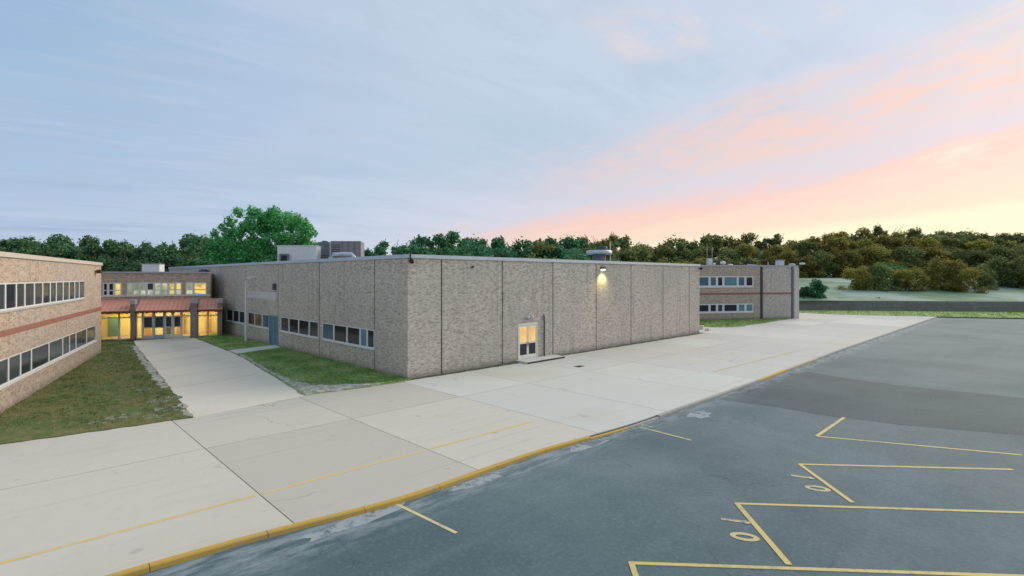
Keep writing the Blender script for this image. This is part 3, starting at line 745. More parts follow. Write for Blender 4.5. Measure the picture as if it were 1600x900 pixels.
for k, (px, py, lx, h, lab) in enumerate([(1096,514.5,.45,.42,'pale stone block against the far right corner of the brick hall'),(1106,516.5,.85,.30,'longer low pale stone block just off the far right corner of the hall')]):
    p = P(px, py); e = MB().box(-lx/2, lx/2, -.2, .2, 0, h, .05).build('stone_block', M['slab_new']); e.location = p; e.rotation_euler = (0,0,GA+.2)
    setp(e, lab, 'stone block')

# rooftop equipment of the hall
def rooftop(name, fr_, px, Ydepth, z):        # stand a thing on a roof at photo column px and distance Y
    return Vector(((px-CX)/F*Ydepth, Ydepth, z))
RZ = H_BR-.02
def ac_unit(px0, px1, ytop, Yd, dep, mt, label, rz, style):
    wd = (px1-px0)/F*Yd; c = rooftop('', HB, (px0+px1)/2, Yd, RZ); h = CH+(HY-ytop)/F*Yd-RZ
    e = empty('air_handler', c, rz, label=label, cat='rooftop unit')
    MB().box(-wd/2, wd/2, 0, dep, .12, h, .03).build('casing', M[mt], e)
    MB().box(-wd/2+.1, wd/2-.1, .1, dep-.1, 0, .12).build('base_rail', M['dark_metal'], e)
    if style == 'white':
        n = 7
        for k in range(n): x = -wd/2 + wd*(.36+.62*k/n); MB().box(x, x+.04, -.03, 0, .2, h-.1).build('panel_seam', M['white_metal'], e)
        MB().box(-wd/2+.28, -wd/2+wd*.30, -.42, -.001, .3, h*.58).build('intake_hood', M['slate_metal'], e)
        MB().box(-wd/2+.45, -wd/2+wd*.27, -.43, -.421, .15, h*.5).build('intake_mouth', M['black'], e)
        MB().box(-wd/2-.05, wd/2+.05, -.05, dep+.05, h, h+.05).build('lid', M['white_metal'], e)
    elif style == 'louvre':
        n = 9
        for k in range(n): z = .25+(h-.45)*k/n; MB().box(-wd/2+.1, -wd/2+wd*.32, -.04, 0, z, z+.05).build('slat', M['black'], e)
        for k in range(4): x = -wd/2+wd*(.38+.2*k); MB().box(x, x+.05, -.03, 0, .15, h-.03).build('panel_seam', M['slate_metal'], e)
    else:
        MB().lathe([(.3,0),(.32,.12),(.3,.14)], (0, dep/2, h), 14).build('fan_ring', M['dark_metal'], e)
        for k in range(5): MB().box(-wd/2+.1, wd/2-.1, -.03, 0, .25+k*.2, .33+k*.2).build('slat', M['dark_metal'], e)
    return e
ac_unit(434, 494.5, 384, 49, 2.0, 'white_metal', 'large white ribbed rooftop air unit with a dark intake hood, over the left brick wall', 0.06, 'white')
ac_unit(496, 515, 378, 53, 1.5, 'slate_metal', 'slate-blue rooftop unit between the white unit and the dark louvred box', 0.06, 'fan')
ac_unit(516.5, 563.5, 376.5, 50, 2.6, 'louvre', 'dark brown-grey louvred box on the roof, rightmost of the three big units', 0.04, 'louvre')
Yd = 42; c = rooftop('', HB, 535, Yd, RZ); e = empty('roof_duct', c, .05, label='low pale blue-white rounded duct in front of the dark louvred box', cat='duct')
wd = 37/F*Yd; hz = CH+(HY-394)/F*Yd-RZ
MB().tube([(-wd/2,0,-.02),(-wd/2+.02,0,hz*.55),(-wd/2+.22,0,hz*.8),(0,0,hz*.85),(wd/2-.22,0,hz*.8),(wd/2-.02,0,hz*.55),(wd/2,0,-.02)], .16, 10).build('duct', M['coping'], e)
MB().box(-wd/2-.2, wd/2+.2, -.3, .3, 0, .08).build('curb', M['grey_metal'], e)
Yd = 48; c = rooftop('', HB, 936, Yd, RZ); e = empty('exhaust_fan', c, 0, label='wide flat pale blue exhaust fan cap above the glowing wall light', cat='roof vent')
hz = CH+(HY-391)/F*Yd-RZ; rr_ = 19.5/F*Yd
MB().box(-.75, .75, -.75, .75, 0, .35, .02).build('curb', M['white_metal'], e)
MB().lathe([(.62,.35),(.6,hz-.40)], (0,0,0), 18).build('neck', M['slate_metal'], e)
MB().lathe([(rr_*.96,hz-.38),(rr_,hz-.33),(rr_,hz-.1),(rr_*.9,hz-.02),(.2,hz)], (0,0,0), 22).build('cap', M['coping'], e)
MB().lathe([(.42,hz),(.42,hz+.28),(.3,hz+.36)], (.35,0,0), 12).build('motor_cover', M['dark_metal'], e)
MB().tube([(rr_-.12,0,.2),(rr_-.12,0,hz+.75),(rr_-.12,0,hz+.8)], .05, 6).build('conduit', M['white_metal'], e)

# lamp post in front of the left wall
lp = P(384,533.5); Yl = lp.y; zt = CH+(HY-434)/F*Yl
e = empty('street_lamp', lp, 0, label='slim pale lamp post with curved arm on the back lawn', cat='street lamp')
MB().tube([(0,0,0),(0,0,zt*.5),(0,0,zt-.25)], [.11,.09,.07], 10).build('pole', M['white_metal'], e)
MB().box(-.2, .2, -.2, .2, 0, .08).build('base_plate', M['grey_metal'], e)
MB().tube([(0,0,zt-.3),(.05,0,zt-.05),(.3,0,zt+.03),(.8,0,zt+.08),(1.2,0,zt+.08)], [.06,.055,.05,.045,.045], 8).build('arm', M['white_metal'], e)
MB().box(1.12, 1.72, -.13, .13, zt-.01, zt+.14, .03).build('lamp_head', M['grey_metal'], e)

# ------------------------------------------------------------------ link building with the entrance canopy
p0, p1 = P(162,532), P(343,525.0); LA = math.atan2(p1.y-p0.y, p1.x-p0.x)
LB = Frame(p0, LA)
linkb = empty('entrance_link', LB.O, LA, label='low two-storey entrance link with red ribbed canopy and warm lit glazing', cat='building')
lx = lambda px, y=0.0: LB.on_y(px, y)
XL, XR = -4.0, lx(347)
SB = 2.0                                             # upper storey set back
XU = lx(329, SB)
ZU = LB.z(lx(240, SB), SB, 427); z_wt = LB.z(lx(240, SB), SB, 441.5); z_wb = LB.z(lx(240, SB), SB, 461.5)
z_ct = LB.z(lx(240, SB), SB, 467.5); z_cb = LB.z(lx(240, -.9), -.9, 487)
# upper wall around its windows
groups = [(lx(160.5, SB), lx(190, SB)), (lx(198.5, SB), lx(284, SB)), (lx(290, SB), lx(323, SB))]
m = MB(); m.box(XL, XU, SB, SB+.14, z_wt, ZU); m.box(XL, XU, SB, SB+.14, 2.7, z_wb); pos = XL
for a, b_ in groups: m.box(pos, a, SB, SB+.14, z_wb, z_wt); pos = b_
m.box(pos, XU, SB, SB+.14, z_wb, z_wt); m.build('upper_wall', M['brick_wing'], linkb)
MB().box(XL, XU, SB+.145, SB+12, 2.72, ZU-.05).build('upper_core', M['brick_wing'], linkb)
coping(linkb, 'y', XL, XU, ZU+.002, ZU+.16, SB-.08, SB+.5, 6, 'cap')
MB().box(XL, XU, SB+.5, SB+12, ZU-.04, ZU-.01).build('roof', M['roof'], linkb)
uw = [(160.5,169,'glass_dark','glass_dark'),(169,178.5,'glass_dark','glass_dark'),(178.5,190,'lit_yellow','lit_yellow'),
      (198.5,207.5,'lit_green','lit_green'),(207.5,218,'lit_pale','lit_green'),(218,229,'lit_pale','lit_green'),(229,241,'lit_pale','glass_slate'),
      (241,252,'lit_pale','lit_pale'),(252,263,'lit_green','lit_pale'),(263,274,'lit_yellow','lit_yellow'),(274,284,'lit_pale','lit_yellow'),
      (290,302.5,'lit_pale','lit_green'),(302.5,323,'lit_yellow','lit_yellow')]
for a, b_, g0, g1 in uw:
    window(linkb, 'y', lx(a, SB)+.002, lx(b_, SB)-.002, z_wb, z_wt, off=SB-.03, fr=.10, panes=[g0, g1], rail=.42)
MB().box(XL, XU, SB-.06, SB+.02, z_wb-.09, z_wb-.003).build('sill', M['white_metal'], linkb)
# ground floor storefront
pil = [(lx(206), lx(213)), (lx(298.5), lx(309)), (lx(340.5), lx(347.5))]
zf = 2.70
MB().box(XL, XR, -.05, 6, -.05, .004).build('floor', M['inside_floor'], linkb)
MB().box(XL, XR, .25, 6, zf, zf+.015).build('ceiling', M['inside'], linkb)
MB().box(XL, XR-.2, 3.6, 3.7, .004, zf).build('back_wall', M['inside'], linkb)
MB().box(XR-.2, XR-.02, .29, 6, 0, zf-.01).build('end_wall', M['brick_wing'], linkb)
MB().box(XL, XR, 0, .2, zf-.12, 2.95).build('lintel', M['brick_wing'], linkb)
for px, wd, h, mt in ((230, .5, 2.1, 'wood'), (262, .4, 1.5, 'dark_metal'), (281, .7, 2.0, 'wood'), (325, .45, 2.1, 'wood'), (176, .9, 1.9, 'blind')):
    x = lx(px, 2.8); MB().box(x-wd/2, x+wd/2, 3.3, 3.59, .004, h).build('inside_door', M[mt], linkb)
for k, (a, b_) in enumerate(pil):
    MB().box(a, b_, -.75, .28, -.03, z_ct-.35).build('pillar', M['pillar'], linkb)
    MB().box(a-.05, b_+.05, -.80, .33, z_ct-.348, z_ct+.06).build('pillar_cap', M['cap'], linkb)
bays = [(162,186,'f'),(186,206,'f'),(213,222.5,'f'),(222.5,240,'d'),(240,257,'D'),(257,270,'d'),(270,284,'d'),(284,298.5,'f'),(309,325,'f'),(325,340.5,'f')]
for a, b_, kd in bays:
    x0, x1 = lx(a)+.003, lx(b_)-.003
    if a == 162: x0 = XL+.5
    mt = 'door_grey' if kd == 'D' else 'cream_metal'
    m = MB(); f = .07 if kd == 'f' else .13; low = .12 if kd == 'f' else .34
    m.box(x0, x0+f, 0, .12, .005, zf-.12).box(x1-f, x1, 0, .12, .005, zf-.12).box(x0+f, x1-f, 0, .12, .005, low).box(x0+f, x1-f, 0, .12, zf-.22, zf-.121).box(x0+f, x1-f, 0.006, .12, 2.02, 2.12)
    if kd != 'f': m.box(x0+f, x1-f, .006, .12, 1.0, 1.08)
    wo = m.build('glazed_door' if kd != 'f' else 'window', M[mt], linkb)
    for z0, z1 in (((low, 2.02), (2.12, zf-.22)) if kd == 'f' else ((low, 1.0), (1.08, 2.02), (2.12, zf-.22))):
        MB().box(x0+f, x1-f, .055, .065, z0, z1).build('pane', M['glass_slate' if kd != 'f' and z0 == 1.08 else 'clear'], wo)
    if kd != 'f': MB().box(x1-f+.03, x1-f+.06, -.05, -.005, .95, 1.35).build('handle', M['grey_metal'], wo)
# canopy: ribbed red metal, three bays between the pillar heads
zc0 = z_cb+.12
spans = [(XL, pil[0][0]-.06), (pil[0][1]+.06, pil[1][0]-.06), (pil[1][1]+.06, pil[2][0]-.06+.5)]
for a, b_ in spans:
    y0, y1 = -.95, SB-.005
    cp = MB().add([(a,y0,zc0),(b_,y0,zc0),(b_,y1,z_ct),(a,y1,z_ct),(a,y0,zc0-.05),(b_,y0,zc0-.05),(b_,y1,z_ct-.05),(a,y1,z_ct-.05)],
             [(0,1,2,3),(7,6,5,4),(0,4,5,1),(1,5,6,2),(2,6,7,3),(3,7,4,0)]).build('canopy', M['red_roof'], linkb)
    n = max(2, round((b_-a)/.36))
    for k in range(n+1):
        x = a+.03+(b_-a-.06)*k/n
        MB().add([(x-.025,y0-.01,zc0),(x+.025,y0-.01,zc0),(x+.025,y1,z_ct),(x-.025,y1,z_ct),(x-.02,y0-.01,zc0+.07),(x+.02,y0-.01,zc0+.07),(x+.02,y1,z_ct+.07),(x-.02,y1,z_ct+.07)],
                 [(0,1,5,4),(1,2,6,5),(3,0,4,7),(4,5,6,7),(2,3,7,6),(3,2,1,0)]).build('seam', M['red_roof'], cp)
    for k in range(n):
        x = a+.03+(b_-a-.06)*(k+.5)/n
        MB().box(x-.13, x+.13, y0-.03, y0-.002, zc0-.27+(k % 2)*.04, zc0-.01).build('fascia_tab', M['red_dark'], cp)
MB().box(XL, XR, -.70, -.1, z_cb-.10, z_cb-.04).build('canopy_beam', M['red_dark'], linkb)
for k, px in enumerate((180, 232, 268, 326)):
    al = bpy.data.lights.new('ceiling_lamp', 'AREA'); ao = bpy.data.objects.new('ceiling_lamp', al); COL.objects.link(ao); ao.parent = linkb
    al.shape = 'RECTANGLE'; al.size = 1.6; al.size_y = .5; al.energy = 95 if px in (232, 268) else 115; al.color = (1, .80, .42) if px in (232, 268) else (1, .66, .20)
    ao.location = (lx(px, 1.8), 1.9, zf-.04)
# small roof things on the link
c = Vector(((235.5-CX)/F*58, 58, ZU-.01)); e = empty('roof_box', c, .2, label='pale grey box on the flat roof of the entrance link', cat='rooftop unit')
hz = CH+(HY-412.5)/F*58-ZU; wd = 25/F*58
MB().box(-wd/2, wd/2, 0, 1.6, 0, hz, .03).build('casing', M['white_metal'], e)
MB().box(-wd/2-.2, -wd/2-.002, .2, 1.2, .1, hz*.7).build('side_vent', M['slate_metal'], e)
MB().box(-wd/2-.06, wd/2+.06, -.06, 1.66, hz, hz+.05).build('lid', M['cap'], e)
c = Vector(((318-CX)/F*58, 58, ZU-.01)); e = empty('roof_hood', c, .2, label='dark blue low domed hood at the right end of the entrance link roof', cat='roof vent')
MB().lathe([(.38,0),(.38,.18),(.55,.2),(.5,.38),(.25,.52)], (0,0,0), 14).build('dome', glassy('hood_blue', (.03, .045, .10), .4), e)

# ------------------------------------------------------------------ left wing
c0, cn = P(158,551), P(109,581); d2 = (c0-cn); WA = math.atan2(-d2.x, d2.y)
WL = Frame(c0, WA); NEAR = -22.0
ZT = WL.z(0, 0, 414.5)
wingl = empty('left_brick_wing', WL.O, WA, label='tan brick two-storey wing with a red band, cut by the left edge', cat='building')
MB().box(-16, -.14, NEAR, 0, 0, ZT-.05).build('wall_core', M['joint'], wingl)
wy = lambda px: WL.on_x(px)
up0 = wy(132.5); lo0 = wy(149.5); UZ0, UZ1 = WL.z(0, wy(120), 468), WL.z(0, wy(120), 438.5); LZ0, LZ1 = 1.15, 2.33
BZ0, BZ1 = 3.30, 3.56
def wall_with_strip(z0, z1, wz0, wz1, yend):
    MB().box(-.139, 0, NEAR, -.0, wz1, z1).build('brick_panel', M['brick_wing'], wingl)
    MB().box(-.139, 0, NEAR, -.0, z0, wz0).build('brick_panel', M['brick_wing'], wingl)
    MB().box(-.139, 0, yend, -.0, wz0, wz1).build('brick_panel', M['brick_wing'], wingl)
wall_with_strip(0, BZ0, LZ0, LZ1, lo0); wall_with_strip(BZ1, ZT-.02, UZ0, UZ1, up0)
MB().box(-.139, .03, NEAR, .002, BZ0, BZ1).build('red_band', M['band'], wingl)
MB().box(-16, -.14, .001, .14, 0, ZT-.02).build('end_wall', M['brick_wing'], wingl)
MB().box(-16, .08, NEAR, .16, ZT-.02+.003, ZT+.2).build('coping', mat('coping_tan', weathered((.52, .48, .42), .85), .7), wingl)
def run(y_end, z0, z1, widths, glasses):
    y = y_end; k = 0
    while y > NEAR+.6:
        wdt = widths[k % len(widths)]; y2 = max(NEAR, y-wdt)
        window(wingl, 'X', y2+.002, y-.002, z0, z1, fr=.075, panes=[glasses[k % len(glasses)]]); y = y2; k += 1
run(up0, UZ0, UZ1, [up0-wy(124.5), wy(124.5)-wy(117.5), 1.3, 1.3], ['glass_slate', 'glass_slate', 'glass_dark', 'glass_slate'])
run(lo0, LZ0, LZ1, [lo0-wy(136), wy(136)-wy(119.5), 1.5, 1.5], ['glass_slate', 'glass_dark', 'glass_dark', 'glass_slate'])
MB().box(-.02, .06, NEAR, up0+.05, UZ0-.08, UZ0-.002).build('sill', M['cap'], wingl); MB().box(-.02, .06, NEAR, lo0+.05, LZ0-.08, LZ0-.002).build('sill', M['white_metal'], wingl)
yl = wy(149); e = empty('corner_light', at(WL, 0, yl, WL.z(0, yl, 424.5)), WA+R(90), label='brown wall light high at the corner of the left tan wing', cat='wall light')
MB().box(-.07, .07, -.1, 0, -.08, .08).build('back_box', M['wood'], e)
MB().prism([(-.2,-.1),(.2,-.1),(.17,-.38),(-.17,-.38)], -.12, .14).build('housing', mat('bronze', (.07, .04, .02, 1), .5), e)

# ------------------------------------------------------------------ right wing
q0, q1 = P(1085,500.6), P(1247.5,497.4); RA = math.atan2(q1.y-q0.y, q1.x-q0.x)
WR = Frame(q0, RA); rx = lambda px: WR.on_y(px)
ZR = WR.z(rx(1160), 0, 416.5); XE = rx(1248)
wingr = empty('right_brick_wing', WR.O, RA, label='far two-storey brick wing with two rows of windows, behind the right end of the hall', cat='building')
X0 = -9.0
MB().box(X0, XE-.14, .14, 16, 0, ZR-.05).build('wall_core', M['joint'], wingr)
MB().box(XE-.139, XE, .14, 16, 0, ZR).build('end_wall', M['brick_wing'], wingr)
zz = lambda py: WR.z(rx(1135), 0, py)
U0, U1, L0, L1, B0_, B1_ = zz(448), zz(431.5), zz(488), zz(474.5), zz(460.5), zz(457.5)
xw0, xw1 = rx(1088), rx(1177.5)
def rwall(z0, z1, wz0, wz1, xa, xb, win):
    if win:
        m = MB(); m.box(xa, xb, 0, .135, z0, wz0).box(xa, xb, 0, .135, wz1, z1).box(xw1, xb, 0, .135, wz0, wz1).box(xa, xw0, 0, .135, wz0, wz1)
    else: m = MB().box(xa, xb, 0, .135, z0, z1)
    m.build('brick_panel', M['brick_wing'] if win else M['brick'], wingr)
for xa, xb, win in ((X0, rx(1188), True), (rx(1191.5), rx(1236.5), False)):
    rwall(0, B0_, L0, L1, xa, xb, win); rwall(B1_, ZR, U0, U1, xa, xb, win)
    MB().box(xa, xb, -.025, .135, B0_, B1_).build('red_band', M['band'], wingr)
MB().box(rx(1240.5), XE, -.06, .14, 0, ZR).build('end_pilaster', mat('pilaster', weathered((.58, .52, .48), .85, 2), .85), wingr)
MB().tube([(rx(1189.8), -.05, .1), (rx(1189.8), -.05, ZR-.05)], .14, 8).build('downpipe', M['dark_metal'], wingr)
MB().tube([(rx(1238.5), -.04, .1), (rx(1238.5), -.04, ZR-.05)], .12, 8).build('downpipe', M['louvre'], wingr)
coping(wingr, 'y', X0, XE+.06, ZR+.002, ZR+.2, -.07, .4, 6, 'cap')
MB().box(X0, XE, .4, 16, ZR-.04, ZR-.01).build('roof', M['roof'], wingr)
for z0, z1, gs in ((U0, U1, ['glass_blue','glass_blue','glass_dark','blind','glass_blue','glass_dark']), (L0, L1, ['glass_dark','glass_dark','glass_slate','glass_dark','blind','blind'])):
    for (a, b_), g in zip(((1088,1109),(1109,1120.5),(1120.5,1130.5),(1130.5,1153),(1153,1165),(1165,1177.5)), gs):
        window(wingr, 'y', rx(a)+.002, rx(b_)-.002, z0, z1, fr=.16, panes=[g])
    MB().box(xw0, xw1, -.08, .02, z0-.12, z0-.003).build('sill', M['white_metal'], wingr)
def on_wing(px, y=.8): x = WR.on_y(px, y); return WR.world(x, y, ZR-.01)
def zat(p, py): return CH+(HY-py)/F*p.y-p.z
p = on_wing(1108.5); e = empty('antenna_mast', p, RA, label='white roof box carrying two thin antenna rods on the far wing', cat='antenna')
MB().box(-.28, .28, -.25, .25, 0, zat(p, 404), .02).build('box', M['white_metal'], e)
MB().tube([(-.38,0,0),(-.38,0,zat(p, 381))], .035, 6).build('rod', M['cap'], e); MB().tube([(.42,0,0),(.42,0,zat(p, 386))], .035, 6).build('rod', M['cap'], e)
p = on_wing(1129.5); e = empty('roof_ventilator', p, RA, label='pale mushroom ventilator right of the antenna box on the far wing', cat='roof vent')
h = zat(p, 408); MB().lathe([(.16,0),(.16,h*.5)], n=12).build('neck', M['cap'], e); MB().lathe([(.3,h*.45),(.36,h*.6),(.28,h*.9),(.1,h)], n=12).build('cap', M['white_metal'], e)
p = on_wing(1116); e = empty('roof_pipe', p, RA, label='stubby white vent pipe beside the antenna box on the far wing', cat='pipe'); MB().lathe([(.14,0),(.14,zat(p, 411)),(.08,zat(p, 410.5))], n=10).build('pipe', M['white_metal'], e)
p = on_wing(1141); e = empty('roof_dome', p, RA, label='low pale skylight dome in the middle of the far wing roof', cat='skylight'); h = zat(p, 412.5); MB().lathe([(.38,0),(.38,h*.4),(.3,h*.8),(.1,h)], n=12).build('dome', M['white_metal'], e); MB().box(-.45, .45, -.45, .45, 0, h*.25).build('curb', M['grey_metal'], e)
p = on_wing(1200); e = empty('roof_pipe', p, RA, label='thin pointed vent pipe right of the wing downpipe on the far roof', cat='pipe'); MB().tube([(0,0,0),(0,0,zat(p, 409))], [.1,.06], 8).build('pipe', M['cap'], e); MB().lathe([(.14,0),(.12,.15)], n=10).build('flashing', M['grey_metal'], e)
p = on_wing(1218.5); e = empty('roof_box', p, RA, label='square white vent box near the right end of the far wing roof', cat='roof vent'); h = zat(p, 406); MB().box(-.4, .4, -.35, .35, 0, h*.85, .02).build('casing', M['white_metal'], e); MB().box(-.46, .46, -.41, .41, h*.85, h).build('lid', M['cap'], e)
p = on_wing(1176, .5); e = empty('roof_hatch', p, RA, label='low sloped pale hatch above the wing window wall, left of its downpipe', cat='hatch')
MB().add([(-.6,-.4,0),(.6,-.4,0),(.6,.5,0),(-.6,.5,0),(-.5,-.35,.32),(.5,-.35,.24),(.5,.45,.34),(-.5,.45,.42)], [(3,2,1,0),(4,5,6,7),(0,1,5,4),(1,2,6,5),(2,3,7,6),(3,0,4,7)]).build('lid', M['cap'], e); MB().box(-.65, .65, -.45, .55, 0, .08).build('curb', M['grey_metal'], e)
p = on_wing(1237.5, .6); e = empty('roof_hood', p, RA, label='rounded tan hood at the far right roof corner of the far wing', cat='roof vent'); h = zat(p, 411.5); MB().lathe([(.42,0),(.42,h*.5),(.34,h*.85),(.1,h)], n=14).build('dome', mat('tan_metal', weathered((.5, .46, .38), .85), .6), e)
px_ = XE; e = empty('corner_floodlight', WR.world(XE, -.02, ZR-.05), RA, label='pale floodlight on an arm at the right end of the far wing', cat='wall light')
MB().tube([(-.1,0,-.2),(.0,-.15,.15),(.25,-.2,.42)], .04, 6).build('arm', M['dark_metal'], e); MB().box(.0, .62, -.42, -.08, .38, .62, .04).build('lamp_head', M['white_metal'], e)

# ------------------------------------------------------------------ far right: retaining wall, pale field, shrubs
def far_pt(px, Yd, z=0): return Vector(((px-CX)/F*Yd, Yd, z))
wa, wb = far_pt(1238, 92), far_pt(1640, 86); ang = math.atan2(wb.y-wa.y, wb.x-wa.x); ln = (wb-wa).length
rw = empty('retaining_wall', wa, ang, label='low grey block retaining wall beyond the far wing, under the pale field', cat='wall')
rb = random.Random(5); rh = CH+(HY-469)/F*92
nb = 26
for r_ in range(3):
    for k in range(nb):
        o = (.5 if r_ % 2 else 0); x0 = (k+o)*ln/nb; x1 = min(ln, x0+ln/nb-.03)
        if x1 > x0: MB().box(x0, x1, rb.uniform(-.02, .02), .6, r_*rh/3+.01, (r_+1)*rh/3-.015).build('block', M['wall_block'] if 'wall_block' in M else M.setdefault('wall_block', mat('wall_block', weathered((.20, .20, .19), .7, .8), .95)), rw)
fpts = [(wa+Vector((-14,.62,0)), rh-.03), (wb+Vector((10,.62,0)), rh-.03), (far_pt(1700, 128), 5.4), (far_pt(1190, 140), 5.5)]
MB().add([(p.x, p.y, z) for p, z in fpts], [(0,1,2,3)]).build('field', M['field'], kind='structure')
MB().add([(p.x, p.y, z) for p, z in ((far_pt(1190,140),5.5),(far_pt(1700,128),5.4),(far_pt(1750,300),8),(far_pt(1150,300),8))], [(0,1,2,3)]).build('wood_floor', M['earth'], kind='structure')

# ------------------------------------------------------------------ trees
def crown_mesh(name, clumps, n, size, seed, flat=1.0):
    g = np.random.RandomState(seed); rad = np.array([c[3] for c in clumps]); wgt = rad**2/np.sum(rad**2)
    idx = g.choice(len(clumps), n, p=wgt); ctr = np.array([c[:3] for c in clumps])[idx]; rr = rad[idx]
    d = g.normal(size=(n,3)); d /= np.linalg.norm(d, axis=1)[:,None]
    r = rr*(g.rand(n)**.42)*(1+.55*g.rand(n)**4); c = ctr + d*r[:,None]*np.array([1,1,flat])
    nn = d*.6 + g.normal(size=(n,3))*.55 + np.array([0,0,.35]); nn /= np.linalg.norm(nn, axis=1)[:,None]
    t = np.cross(nn, g.normal(size=(n,3))); t /= np.linalg.norm(t, axis=1)[:,None]; b = np.cross(nn, t)
    s = size*g.uniform(.6, 1.35, n)[:,None]
    V = np.stack([c-t*s*.5, c+b*s*.34-nn*s*.08, c+t*s*.5, c-b*s*.34-nn*s*.08], 1)
    return quads_mesh(name, V, 4)
def trunk_mesh(name, h, r, seed, limbs=6, top=.8, spread=.33):
    rr = random.Random(seed); m = MB(); pts = []; x = y = 0
    for k in range(6):
        pts.append((x, y, h*top*k/5)); x += rr.uniform(-.02, .02)*h; y += rr.uniform(-.02, .02)*h
    m.tube(pts, [r*(1.25 if k == 0 else 1-.15*k) for k in range(6)], 8)
    for k in range(limbs):
        i = rr.choice((2, 3, 4)); p = Vector(pts[i]); a = rr.uniform(0, 6.28); l = h*spread*rr.uniform(.7, 1.1)
        q = p+Vector((math.cos(a)*l*.6, math.sin(a)*l*.6, l*.45)); e_ = q+Vector((math.cos(a)*l*.4, math.sin(a)*l*.4, l*.5))
        m.tube([p, q, e_], [r*.45, r*.28, r*.08], 6)
    return m.mesh(name)
def make_variant(seed, style):
    """unit tree: height 1 base at 0"""
    rr = random.Random(seed); cl = []
    if style == 'round':
        for k in range(34):
            a = rr.uniform(0, 6.28); z = rr.uniform(.16, .9); prof = math.sin(math.pi*min(1, max(.05, (z-.02)/.98)))**.6*.33
            rad = rr.uniform(.2, 1)*prof; cl.append((math.cos(a)*rad, math.sin(a)*rad, z, rr.uniform(.045, .12)))
        cl.append((0, 0, .88, .10))
    elif style == 'tall':
        for k in range(20):
            a = rr.uniform(0, 6.28); z = rr.uniform(.15, .92); prof = (1-.55*z)*.28
            rad = rr.uniform(.1, 1)*prof; cl.append((math.cos(a)*rad, math.sin(a)*rad, z, rr.uniform(.055, .11)))
        cl.append((0, 0, .93, .065))
    elif style == 'bush':
        for k in range(24):
            a = rr.uniform(0, 6.28); z = rr.uniform(.06, .86); prof = math.sin(math.pi*min(1, .25+z*.72))**.7*.42
            rad = rr.uniform(.2, 1)*prof; cl.append((math.cos(a)*rad, math.sin(a)*rad, z, rr.uniform(.09, .15)))
    else:   # sparse pine-like top
        for k in range(17):
            a = rr.uniform(0, 6.28); z = rr.uniform(.40, .93); rad = rr.uniform(.05, .26)*(1.15-z*.6)
            cl.append((math.cos(a)*rad, math.sin(a)*rad, z, rr.uniform(.04, .085)))
    n = {'round': 5200, 'tall': 4300, 'sparse': 2000, 'bush': 5200}[style]
    return crown_mesh('crown', cl, n, .043, seed), trunk_mesh('trunk', 1, .024, seed)
variants = [make_variant(100+i, s) for i, s in enumerate(('round', 'round', 'round', 'tall', 'tall', 'sparse', 'sparse', 'round', 'bush', 'bush'))]
crown_cache = {}
def crown_with(i, mt):
    if (i, mt) not in crown_cache:
        me = variants[i][0].copy(); me.materials.clear(); me.materials.append(M[mt]); crown_cache[(i, mt)] = me
    return crown_cache[(i, mt)]
for c_, t_ in variants: t_.materials.append(M['bark'])
def place_tree(px, ytop, Yd, vi, mt, wide, label, group, base=-.2):
    h = CH+(HY-ytop)/F*Yd-base
    e = empty('tree', far_pt(px, Yd, base), random.uniform(0, 6.28), label=label, cat='tree', group=group)
    for nm, me in (('trunk', variants[vi][1]), ('crown', crown_with(vi, mt))):
        o = bpy.data.objects.new(nm, me); COL.objects.link(o); o.parent = e; o.scale = (h*wide, h*wide, h)
    return e
prof_x = [-60, 0, 60, 109, 140, 170, 200, 235, 260, 290, 315, 345, 420, 500, 560, 585, 605, 640, 680, 720, 760, 790, 815, 850, 895, 945, 985, 1040, 1100, 1150, 1180, 1240, 1309, 1400, 1500, 1620, 1700]
prof_y = [368, 372, 376, 373, 376, 371, 376, 381, 374, 362, 368, 372, 380, 384, 392, 384, 385, 377, 369, 366, 367, 381, 377, 369, 370, 369, 378, 376, 374, 370, 372, 369, 362, 358, 364, 360, 366]
LABS = {'leaf_dark': ('dark green', 'in the wood line behind the entrance link'),
        'leaf_mid': ('green', 'in the wood line above the middle of the hall roof'),
        'leaf_olive': ('olive green', 'in the wood line at the right of the exhaust fan'),
        'leaf_glow_tint': ('golden brown', 'in the wood line behind the far wing')}
SHAPE = {0: 'round-crowned tree', 1: 'round-crowned tree', 2: 'round-crowned tree', 7: 'round-crowned tree', 3: 'narrow tree', 4: 'narrow tree',
         5: 'sparse open-topped tree', 6: 'sparse open-topped tree', 8: 'low bushy tree', 9: 'low bushy tree'}
rt = random.Random(21)
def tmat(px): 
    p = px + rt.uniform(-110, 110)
    return 'leaf_dark' if p < 330 else 'leaf_mid' if p < 880 else 'leaf_olive' if p < 1120 or rt.random() < .5 else 'leaf_glow_tint'
for row, (step, dy, Y0) in enumerate(((23, 0, 128), (24, 9, 118), (30, 24, 110))):
    px = -60.0 + row*9
    while px < 1690:
        Yd = Y0 + (14 if px > 1000 else 0) + (22 if px > 1180 else 0) + rt.uniform(-3, 3)
        base = -.2 if px < 1160 else 5.2
        yt = float(np.interp(px, prof_x, prof_y)) + dy + rt.uniform(-6, 7)
        vi = rt.choice((0, 1, 2, 3, 4, 7) if row or rt.random() > .3 else (5, 6)); mt = tmat(px)
        if row == 2: vi = rt.choice((8, 9))
        if vi in (5, 6): yt -= 4
        hh = CH+(HY-yt)/F*Yd-base; wide = (1.0 if row < 2 else 1.25) * (max(1, 8.5/hh))
        tone, where = LABS[mt]
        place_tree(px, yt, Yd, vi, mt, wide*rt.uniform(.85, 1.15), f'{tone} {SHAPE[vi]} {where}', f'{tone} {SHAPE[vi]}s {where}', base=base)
        px += step*rt.uniform(.75, 1.2)
